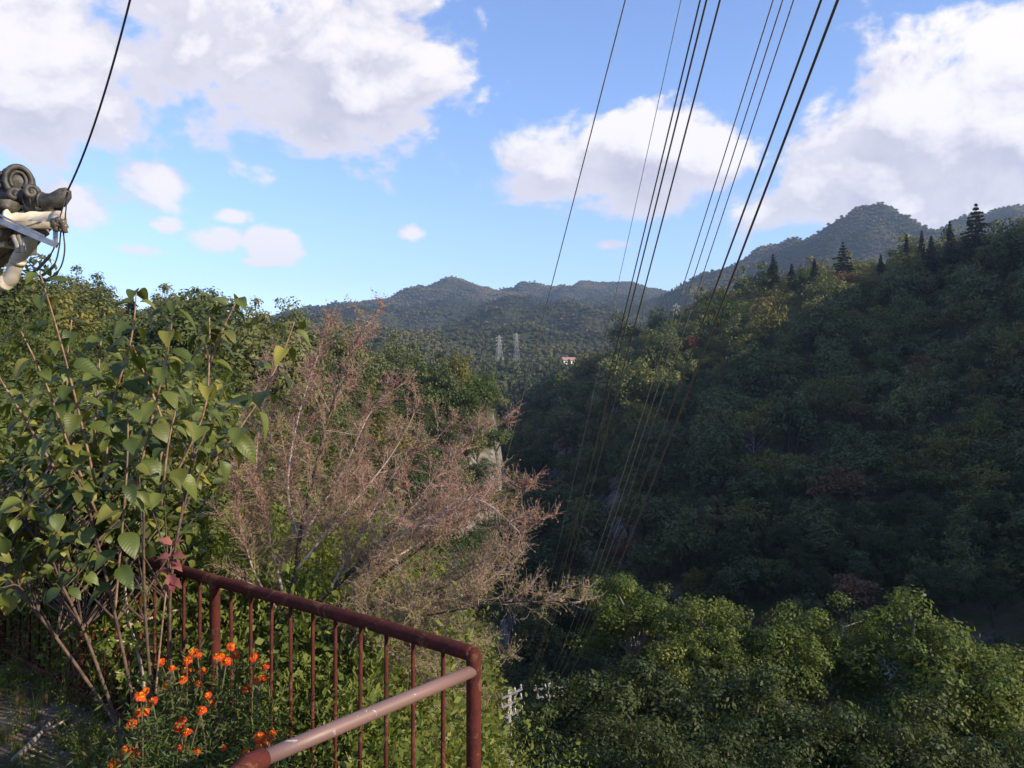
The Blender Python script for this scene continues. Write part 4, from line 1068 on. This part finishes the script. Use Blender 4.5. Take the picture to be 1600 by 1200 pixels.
for k in range(240):
    px = rnd.uniform(-150, 420); py = rnd.uniform(545, 955)
    if k > 195: px, py = rnd.uniform(-120, 110), rnd.uniform(760, 930); d = rnd.uniform(2.85, 3.75)
    cx_ = (px - 140) / 290; cy_ = (py - 755) / 220
    if cx_ * cx_ + cy_ * cy_ > 1.12 or (px > 150 and py > 1070 - .5 * px): continue
    tip = at(px, py, d); cand = [q for ml in MAINP for q in ml[6:] if q.z < tip.z + .12] or [MAINP[0][6]]; root = min(cand, key=lambda q: (q - tip).length * rnd.uniform(.8, 1.3))
    mid = root.lerp(tip, .5) + Vector((0, 0, rnd.uniform(.02, .1)))
    pts = smooth_path([root, root.lerp(mid, .5) + Vector((0, 0, .06)), mid, tip]); n = len(pts)
    mb = MB(); mb.tube(pts, [.0042 - .0026 * i / n for i in range(n)], 5); mb.obj('branch', M_brown, shrub)
    fine = resample(pts[::-1], .012); m = len(fine); i = 0; a = rnd.uniform(0, 3)
    while i < m * .85:
        t = fine[max(i - 2, 0)] - fine[min(i + 2, m - 1)]
        leaf_pair(fine[i], t, rnd.uniform(.048, .088), a, .45)
        a += 1.57 + rnd.uniform(-.3, .3); i += rnd.randint(4, 8)
mb = MB()
for dx, dy, h in ((0, 0, .45), (.05, .03, .35)): mb.tube(smooth_path([SB + Vector((dx, dy, -.1)), SB + Vector((dx * 1.6, dy, h * .5)), SB + Vector((dx * 3, dy * 2, h))]), [.019] * 5 + [.015] * 4, 8)
mb.obj('trunk', M_brown, shrub)
cp_ = Vector((0, 0, CAM_Z))
leaves.sort(key=lambda M: (M.translation - cp_).length)
print('shrub leaves', len(leaves))
for M in leaves[:300]: link('leaf', rnd.choice(BIGL), shrub, M)
if leaves[300:]: merged('leaf_mass', [rnd.choice(BIGL) for _ in leaves[300:]], leaves[300:], shrub)
rebase(shrub, SB)

# ---- twiggy shrub, nearly bare
M_twig = simple('twig_bark', (.46, .36, .325), .8, 0, (.32, .225, .205), 40)
M_dtwig = simple('dark_limb_bark', (.07, .052, .04), .9, 0, (.035, .027, .022), 30, .5)
M_tiny = leaf_mat('small_shrub_leaves', [(.30, .11, .10), (.36, .18, .145), (.26, .18, .09), (.18, .19, .055), (.25, .24, .08)], .35, objrand=0, var=1.0)
tw = thing('twiggy_shrub', 'wide nearly bare shrub of pinkish twigs behind the railing', 'shrub')
B_ = (395, 1090, 3.85)
LIMBS = [[B_, (430, 1000, 3.95), (464, 905, 4.1), (471, 845, 4.1), (490, 760, 4.15), (520, 650, 4.2), (560, 540, 4.25), (602, 480, 4.3)],
         [(466, 890, 4.1), (505, 845, 4.1), (560, 785, 4.15), (615, 720, 4.2), (650, 665, 4.2), (664, 628, 4.2)],
         [B_, (450, 985, 3.9), (520, 925, 4.0), (600, 850, 4.05), (680, 760, 4.1), (740, 700, 4.2), (806, 655, 4.2)],
         [B_, (470, 1000, 3.85), (560, 930, 3.9), (650, 870, 3.95), (740, 810, 4.0), (852, 765, 4.0)],
         [(470, 1000, 3.8), (590, 950, 3.75), (700, 920, 3.75), (790, 865, 3.7), (870, 812, 3.7)],
         [(500, 1000, 3.75), (610, 975, 3.65), (720, 955, 3.6), (830, 940, 3.5), (930, 942, 3.45)],
         [(450, 950, 4.0), (425, 850, 4.2), (400, 740, 4.3), (415, 620, 4.4), (440, 540, 4.4)],
         [(472, 845, 4.1), (452, 760, 4.2), (470, 650, 4.3), (500, 560, 4.3), (520, 505, 4.3)],
         [(520, 925, 4.0), (580, 820, 4.2), (640, 720, 4.3), (690, 690, 4.3), (720, 660, 4.3)],
         [(500, 1000, 3.75), (600, 1005, 3.7), (700, 1015, 3.6), (800, 1040, 3.6)], [(560, 930, 3.9), (650, 950, 4.1), (740, 930, 4.2), (820, 880, 4.3)],
         [(520, 925, 4.0), (610, 880, 4.3), (700, 830, 4.5), (790, 760, 4.5)], [(471, 845, 4.1), (540, 740, 4.4), (590, 640, 4.5), (640, 600, 4.5)], [(600, 1005, 3.7), (680, 1060, 3.8), (760, 1085, 3.8)],
         [(440, 960, 4.0), (400, 900, 4.1), (375, 820, 4.2), (365, 720, 4.3)], [(600, 850, 4.05), (680, 815, 3.8), (760, 780, 3.7), (830, 830, 3.6)]]
rnd = random.Random(8)
tpos = []; tnrm = []; tsz = []; tvar = []
sec = MB(); twl = MB()
def rdir(): 
    v = Vector((rnd.gauss(0, 1), rnd.gauss(0, 1), rnd.gauss(0, 1))); return v.normalized()
def leaves_on(a, b, n, tone):
    for _ in range(n):
        f = rnd.random(); p = a.lerp(b, f) + rdir() * .006
        tpos.append(p); tnrm.append(rdir()); tsz.append(rnd.uniform(.008, .018)); tvar.append(min(1, max(0, tone + rnd.uniform(-.3, .3))))
for li, pl in enumerate(LIMBS):
    pts = smooth_path(path([(395 + (x - 395) * .955, y, d) for x, y, d in pl]), 5); n = len(pts)
    main = li in (0, 2, 3)
    r0 = .020 if main else .009
    mb = MB(); mb.tube(pts, [max(.0016, r0 * (1 - i / n) ** 1.1) for i in range(n)], 7)
    mb.obj('limb', M_dtwig if li in (0, 2, 3, 4, 5, 9) else M_twig, tw)
    fine = resample(pts, .02); m = len(fine); i = int(m * (.34 if main else .12))
    while i < m:
        p = fine[i]; f = i / m; tan = (fine[min(i + 2, m - 1)] - fine[max(i - 2, 0)]).normalized()
        d = (tan * rnd.uniform(.5, 1.0) + rdir() * .8 + Vector((.04, 0, .28))).normalized(); L = rnd.uniform(.14, .42) * (1.12 - .8 * f)
        q = [p]; c = d.copy()
        for k in range(5): c = (c + rdir() * .16 + Vector((0, 0, .03))).normalized(); q.append(q[-1] + c * L / 5)
        sec.tube(q, [.0019, .0016, .0014, .0012, .001, .0008], 4, False)
        hgt = q[-1].z; tone = .30 if hgt > 1.25 else .30 + min(.45, (1.25 - hgt) * .7)
        fq = resample(q, .018)
        for g in range(2, len(fq)):
            for rep in range(4):
                dd = (c * rnd.uniform(.3, .9) + rdir() * .9 + Vector((0, 0, .15))).normalized(); l2 = rnd.uniform(.03, .13) * (1.1 - .5 * g / len(fq))
                e1 = fq[g] + dd * l2 * .55 + rdir() * .006; e2 = e1 + (dd + rdir() * .35).normalized() * l2 * .45
                twl.tube([fq[g], e1, e2], [.0007, .00055, .00045], 3, False)
                leaves_on(fq[g], e2, 4 if tone < .5 else 5, tone)
        leaves_on(q[0], q[-1], 6, tone)
        i += 1 if rnd.random() < .75 else 2
tag(sec.obj('branches', M_twig, tw), kind='stuff'); tag(twl.obj('twigs', M_twig, tw), kind='stuff')
rg = np.random.default_rng(4)
v, f = leaf_quads(np.array([tuple(p) for p in tpos]), np.array([tuple(p) for p in tnrm]), np.array(tsz), rg, .36)
tag(link('small_leaves', mesh_np('small_leaves', v, f, M_tiny, tvar), tw), kind='stuff')
print('twig leaves', len(tpos))
q = at(*B_); rebase(tw, (q.x, q.y, Hs(q.x, q.y)))
# ---- marigolds
M_red = leaf_mat('marigold_petals', [(.45, .03, .01), (.60, .08, .012), (.68, .14, .015)], .25, objrand=.5, tr_tint=(1.1, .8, .5))
M_org = leaf_mat('marigold_centre', [(.70, .17, .008), (.80, .25, .012), (.85, .33, .02)], .2, objrand=.5, tr_tint=(1.1, .9, .5))
M_feath = leaf_mat('feathery_leaves', [(.045, .075, .02), (.07, .11, .028), (.10, .13, .035), (.07, .05, .045)], .3, objrand=.0, var=1.0)
M_gstem = simple('green_stem', (.09, .12, .04), .7, 0, (.12, .07, .05), 20)
def petal_ring(seed):
    r = random.Random(seed); V = []; Fc = []; n = 9
    for k in range(n):
        a = 6.283 * k / n + r.uniform(-.15, .15); L = r.uniform(.85, 1.1); w = .36; dz = r.uniform(-.55, -.1)
        c, s = math.cos(a), math.sin(a); o = len(V)
        for (rad, ww, z) in ((.15, .12, .05), (.55, w * .85, .02), (.9 * L, w, dz * .6), (1.0 * L, w * .6, dz)):
            for sg in (-1, 0, 1): V.append((c * rad - s * ww * sg, s * rad + c * ww * sg, z + (.08 * (sg != 0)) * r.uniform(-1, 1)))
        for i in range(3):
            for j in range(2): Fc.append((o + i * 3 + j, o + i * 3 + j + 1, o + i * 3 + j + 4, o + i * 3 + j + 3))
    me = bpy.data.meshes.new('petals'); me.from_pydata(V, [], Fc); me.materials.append(M_red); me.update(); return me
def flower_centre(seed):
    rng = np.random.default_rng(seed); n = 70; e = unit(n, rng); e[:, 2] = np.abs(e[:, 2])
    p = e * np.array([.46, .46, .5]) * rng.uniform(.7, 1.05, n)[:, None]; nr = e * .5 + unit(n, rng) * .8; nr /= np.linalg.norm(nr, axis=1, keepdims=True)
    v, f = leaf_quads(p, nr, rng.uniform(.3, .5, n), rng, .8); return mesh_np('centre', v, f, M_org, rng.uniform(0, 1, n))
PET = [petal_ring(i) for i in range(4)]; CEN = [flower_centre(i) for i in range(3)]
FL = [(250, 1034), (269, 1043), (292, 1032), (300, 1019), (309, 1022), (298, 1048), (286, 1061), (310, 1067), (261, 1070), (220, 1087), (238, 1095), (216, 1113), (227, 1111), (206, 1130), (324, 1086), (333, 1093), (316, 1109), (284, 1123),
      (292, 1143), (279, 1168), (307, 1173), (349, 1167), (210, 1181), (196, 1171), (178, 1197), (346, 1025), (354, 1033), (368, 1021), (398, 1026), (414, 1041), (401, 1062), (411, 1059), (406, 1152), (402, 1166), (424, 1146)]
PL = [((215, 1200), 'marigold plant with orange red flowers, the leftmost by the gravel'), ((280, 1110), 'marigold plant with orange red flowers in front of the thick railing post'), ((300, 1215), 'marigold plant with orange red flowers at the bottom edge'),
      ((365, 1100), 'marigold plant with orange red flowers right of the thick railing post'), ((415, 1100), 'marigold plant with orange red flowers against the thin balusters'), ((415, 1225), 'marigold plant with orange red flowers behind the rail elbow')]
rnd = random.Random(21); rg = np.random.default_rng(21)
FL += [(x + rnd.uniform(-22, 22), y + rnd.uniform(-16, 16)) for x, y in rnd.sample(FL, 14)]
byp = {k: [] for k in range(len(PL))}
for (x, y) in FL:
    k = min(range(len(PL)), key=lambda j: (PL[j][0][0] - x) ** 2 + ((PL[j][0][1] - 50 - y) * .8) ** 2); byp[k].append((x, y))
for k, ((bx_, by_), lab) in enumerate(PL):
    fl = byp[k]
    if not fl: continue
    d0 = 3.15 - (sum(y for _, y in fl) / len(fl) - 1020) / 170 * .35
    base = at(sum(x for x, _ in fl) / len(fl), 1000, d0); base.z = Hs(base.x, base.y)
    t = thing('marigold_plant', lab, 'flower', 'marigolds in front of the railing')
    st = MB(); lp = []; ln = []
    for (x, y) in fl:
        p = at(x, y, d0 + rnd.uniform(-.12, .08)); mid = base.lerp(p, .55) + Vector((rnd.uniform(-.04, .04), rnd.uniform(-.04, .04), .05))
        pts = smooth_path([base + Vector((rnd.uniform(-.03, .03), rnd.uniform(-.03, .03), -.02)), mid, p]); st.tube(pts, [.004] * 3 + [.0028] * (len(pts) - 3), 5)
        nrm = Vector((rnd.uniform(-.3, .6), rnd.uniform(-.95, -.2), rnd.uniform(.5, 1))).normalized(); s = rnd.uniform(.0145, .0225)
        M = Matrix.Translation(p) @ nrm.to_track_quat('Z', 'Y').to_matrix().to_4x4() @ Matrix.Rotation(rnd.uniform(0, 6), 4, 'Z') @ Matrix.Diagonal((s, s, s, 1))
        fo = link('flower', rnd.choice(PET), t, M); link('flower_centre', rnd.choice(CEN), fo)
        for q in pts[2:-1]:
            for _ in range(26): lp.append(tuple(q + Vector((rnd.gauss(0, .05), rnd.gauss(0, .05), rnd.gauss(-.03, .05))))); ln.append(tuple(rdir()))
    for _ in range(1400): lp.append(tuple(base + Vector((rnd.gauss(0, .13), rnd.gauss(0, .13), abs(rnd.gauss(.2, .13)))))); ln.append(tuple(rdir()))
    st.obj('stem', M_gstem, t)
    v, f = leaf_quads(np.array(lp), np.array(ln), rg.uniform(.02, .045, len(lp)), rg, .2); tag(link('foliage', mesh_np('foliage', v, f, M_feath, rg.uniform(0, 1, len(lp))), t), kind='stuff')
    rebase(t, base)

# ---- red-leaved sapling and pale-barked sapling
M_redleaf = leaf_mat('red_leaf', [(.16, .045, .045), (.24, .08, .075), (.30, .12, .10)], .3, objrand=1.0, tr_tint=(1.2, .8, .7))
REDL = [big_leaf(40 + i, M_redleaf, .45) for i in range(3)]
sap = thing('red_sapling', 'thin sapling with dusky red lobed leaves at the end of the railing', 'plant')
pts = smooth_path(path([(243, 1085, 3.05), (250, 1010, 3.05), (260, 920, 3.05), (268, 850, 3.05)])); mb = MB(); mb.tube(pts, [.005 - .0003 * i for i in range(len(pts))], 6); mb.obj('stem', M_stem, sap)
for (x, y, dx, dz) in [(262, 915, -1, -.5), (266, 905, 1, -.3), (264, 893, -.8, .1), (269, 885, 1, .1), (267, 872, -1, .2), (271, 866, 1, .3), (270, 852, .7, .7), (268, 850, -.6, .6), (266, 898, .3, -.6), (270, 876, .4, -.2)]:
    link('leaf', rnd.choice(REDL), sap, leaf_matrix(at(x, y, 3.04), (dx, rnd.uniform(-.7, .2), dz), (0, -.5, 1), rnd.uniform(.042, .065)))
q = at(243, 1085, 3.05); rebase(sap, (q.x, q.y, Hs(q.x, q.y)))
M_lime = leaf_mat('lime_leaf', [(.10, .15, .025), (.15, .20, .03), (.20, .23, .05)], .45, objrand=1.0)
LIME = [big_leaf(60 + i, M_lime, .5) for i in range(3)]
M_pale = simple('pale_sapling_bark', (.36, .31, .25), .8, 0, (.22, .18, .14), 30)
sp2 = thing('pale_sapling', 'small sapling with pale bark and bright lobed leaves left of the marigolds', 'plant')
for pl, r_ in (([(226, 1082, 3.5), (221, 1045, 3.5), (213, 1010, 3.5), (200, 960, 3.5), (195, 905, 3.5)], .009), ([(213, 1010, 3.5), (190, 1002, 3.45), (165, 1000, 3.4), (148, 1008, 3.4)], .005), ([(216, 1018, 3.5), (235, 985, 3.45), (255, 962, 3.4)], .004), ([(222, 1068, 3.5), (200, 1055, 3.45), (180, 1050, 3.4)], .005)):
    pts = smooth_path(path(pl)); mb = MB(); mb.tube(pts, [r_ * (1 - .6 * i / len(pts)) for i in range(len(pts))], 6); mb.obj('branch', M_pale, sp2)
    for p in resample(pts[2:], .022):
        for _ in range(2): link('leaf', rnd.choice(LIME), sp2, leaf_matrix(p + rdir() * .02, rdir() + Vector((0, 0, .1)), (0, -.3, 1), rnd.uniform(.022, .042)))
q = at(226, 1082, 3.5); rebase(sp2, (q.x, q.y, Hs(q.x, q.y)))

# ---- weeds, dry stalks, gravel
M_weed = leaf_mat('weed_leaves', [(.07, .10, .022), (.12, .165, .034), (.18, .215, .05), (.25, .255, .07)], .42, inst=True, var=.6)
M_dry = leaf_mat('dry_weed', [(.16, .09, .055), (.22, .14, .085), (.28, .19, .11), (.14, .13, .05)], .3, inst=True, var=.6)
def weed(seed, mat, h, n, leaf, asp, stems=5):
    rng = np.random.default_rng(seed); P_ = []; N_ = []; S_ = []
    for s in range(stems):
        a = rng.uniform(0, 6.28); tip = np.array([math.cos(a) * h * .35, math.sin(a) * h * .35, h * rng.uniform(.6, 1.1)])
        f = rng.uniform(.08, 1, n); P_.append(tip * f[:, None] ** np.array([1.4, 1.4, 1]) + rng.normal(size=(n, 3)) * .035); N_.append(unit(n, rng) + np.array([0, 0, .5])); S_.append(leaf * rng.uniform(.6, 1.3, n) * (1.2 - .6 * f))
        sp_ = np.linspace(0, 1, 5)
        # stem as thin blades
        for i in range(4):
            c = (tip * sp_[i] ** 1.2 + tip * sp_[i + 1] ** 1.2) / 2; P_.append(c[None]); N_.append(np.array([[math.cos(a + 1.5), math.sin(a + 1.5), .1]])); S_.append(np.array([h * .02]))
    P_ = np.concatenate(P_); N_ = np.concatenate(N_); N_ /= np.linalg.norm(N_, axis=1, keepdims=True)
    v, f = leaf_quads(P_, N_, np.concatenate(S_), rng, asp, .2); return mesh_np('weed', v, f, mat, rng.uniform(0, 1, len(P_)))
def grass_tuft(seed, mat, h, n):
    rng = np.random.default_rng(seed); V = []; Fc = []
    for i in range(n):
        a = rng.uniform(0, 6.28); L = h * rng.uniform(.5, 1.1); lean = rng.uniform(.1, .7); b = rng.normal(size=2) * .03; w = .003
        c, s = math.cos(a), math.sin(a); o = len(V)
        for f in (0, .4, .75, 1):
            x = b[0] + c * lean * L * f * f; y = b[1] + s * lean * L * f * f; z = L * f * (1 - .25 * lean * f); ww = w * (1 - f * .9)
            V += [(x - s * ww, y + c * ww, z), (x + s * ww, y - c * ww, z)]
        Fc += [(o + 2 * k, o + 2 * k + 1, o + 2 * k + 3, o + 2 * k + 2) for k in range(3)]
    return mesh_np('tuft', V, Fc, mat, np.repeat(rng.uniform(0, 1, n), 3))
WEED = [weed(i, M_weed, .42, 60, .038, .6) for i in range(4)] + [weed(10, M_weed, .5, 90, .03, .28)]
DRY = [weed(20 + i, M_dry, .5, 70, .022, .3, 7) for i in range(2)] + [grass_tuft(30, M_dry, .4, 60), grass_tuft(31, M_dry, .28, 50)]
GRS = [grass_tuft(32 + i, M_weed, .3, 60) for i in range(2)]
def spread(name, src, n, fn, smin, smax, tlo=0, thi=1):
    P_ = []; rg_ = np.random.default_rng(len(name) + n)
    while len(P_) < n:
        q = fn(rg_)
        if q is not None: P_.append(q)
    P_ = np.array(P_); z = H(P_[:, 0], P_[:, 1]); sc = rg_.uniform(smin, smax, n)
    return gn_scatter(name, np.column_stack([P_, z - .01]), rg_.uniform(tlo, thi, n).astype(np.float32), np.stack([sc, sc, sc * rg_.uniform(.8, 1.3, n)], 1), rg_.uniform(0, 6.28, n).astype(np.float32), rg_.integers(0, len(src), n).astype(np.int32), src)
def fence_xy(t, s): p = Vector((FA.x, FA.y)) + FD * t + FN * s; return (p.x, p.y)
spread('green_weeds', WEED, 700, lambda g: fence_xy(g.uniform(.15, 6.5), .08 + 2.6 * g.uniform() ** 1.3), .8, 1.75)
spread('bank_weeds', WEED + GRS, 1300, lambda g: (lambda x, y: (x, y) if (x + .12) * .632 + (y - 2.49) * .775 > .3 and x / y < -.14 else None)(g.uniform(-6.5, 2.5), g.uniform(2.7, 12)), .9, 2.2)
spread('yard_weeds', WEED + GRS, 240, lambda g: fence_xy(g.uniform(.6, 5.0), .0 - .9 * g.uniform() ** 1.5), .15, .5)
spread('dry_weeds', DRY, 300, lambda g: fence_xy(g.uniform(2.3, 5.6), g.uniform(.0, .9)), .6, 1.15)
spread('dry_litter', DRY[2:] + DRY[:1], 420, lambda g: fence_xy(g.uniform(.5, 5.0), g.uniform(-1.3, .1)), .12, .36)
spread('bank_dry_stalks', DRY, 420, lambda g: (lambda x, y: (x, y) if (x + .12) * .632 + (y - 2.49) * .775 > .5 and x / y < -.03 else None)(g.uniform(-2.5, .5), g.uniform(2.8, 9)), .8, 1.6)
M_stone = simple('gravel_stone', (.38, .36, .34), .85, 0, (.18, .165, .15), 6, .3)
def stone(seed):
    r = random.Random(seed); mb = MB(); prof = [(.25, -.35), (.5, -.1), (.46, .15), (.2, .33)]
    mb.lathe(prof, 6); mb.v = [(x * r.uniform(.7, 1.3), y * r.uniform(.7, 1.3), z * r.uniform(.7, 1.2)) for x, y, z in mb.v]; return mb.mesh('stone', M_stone, False)
spread('gravel', [stone(i) for i in range(5)], 9000, lambda g: (g.uniform(-3.6, -1.2), g.uniform(3.3, 5.0)), .008, .034)
q0, q1 = at(20, 1196, 3.66), at(84, 1130, 4.05); q0.z = Hs(q0.x, q0.y) + .025; q1.z = Hs(q1.x, q1.y) + .03
mb = MB(); mb.tube(smooth_path([q0, q0.lerp(q1, .5) + Vector((.02, 0, .015)), q1]), [.013] * 4 + [.010] * 5, 8); mb.tube([q0.lerp(q1, .6), q0.lerp(q1, .7) + Vector((.12, .02, .05))], [.009, .005], 6)
tag(mb.obj('fallen_stick', simple('bleached_wood', (.34, .29, .24), .8, 0, (.2, .17, .14), 16, .3)), 'bleached fallen stick lying on the gravel', 'stick')
c0, c1 = at(255, 960, 4.2), at(462, 896, 4.9); mb = MB(); mb.tube([c0 + (c0 - c1) * .25, c0, c1, c1 + (c1 - c0) * .1], .007, 7)
tag(mb.obj('bamboo_cane', simple('pale_cane', (.45, .38, .26), .6, 0, (.36, .29, .19), 10)), 'pale cane slanting behind the railing balusters', 'cane')
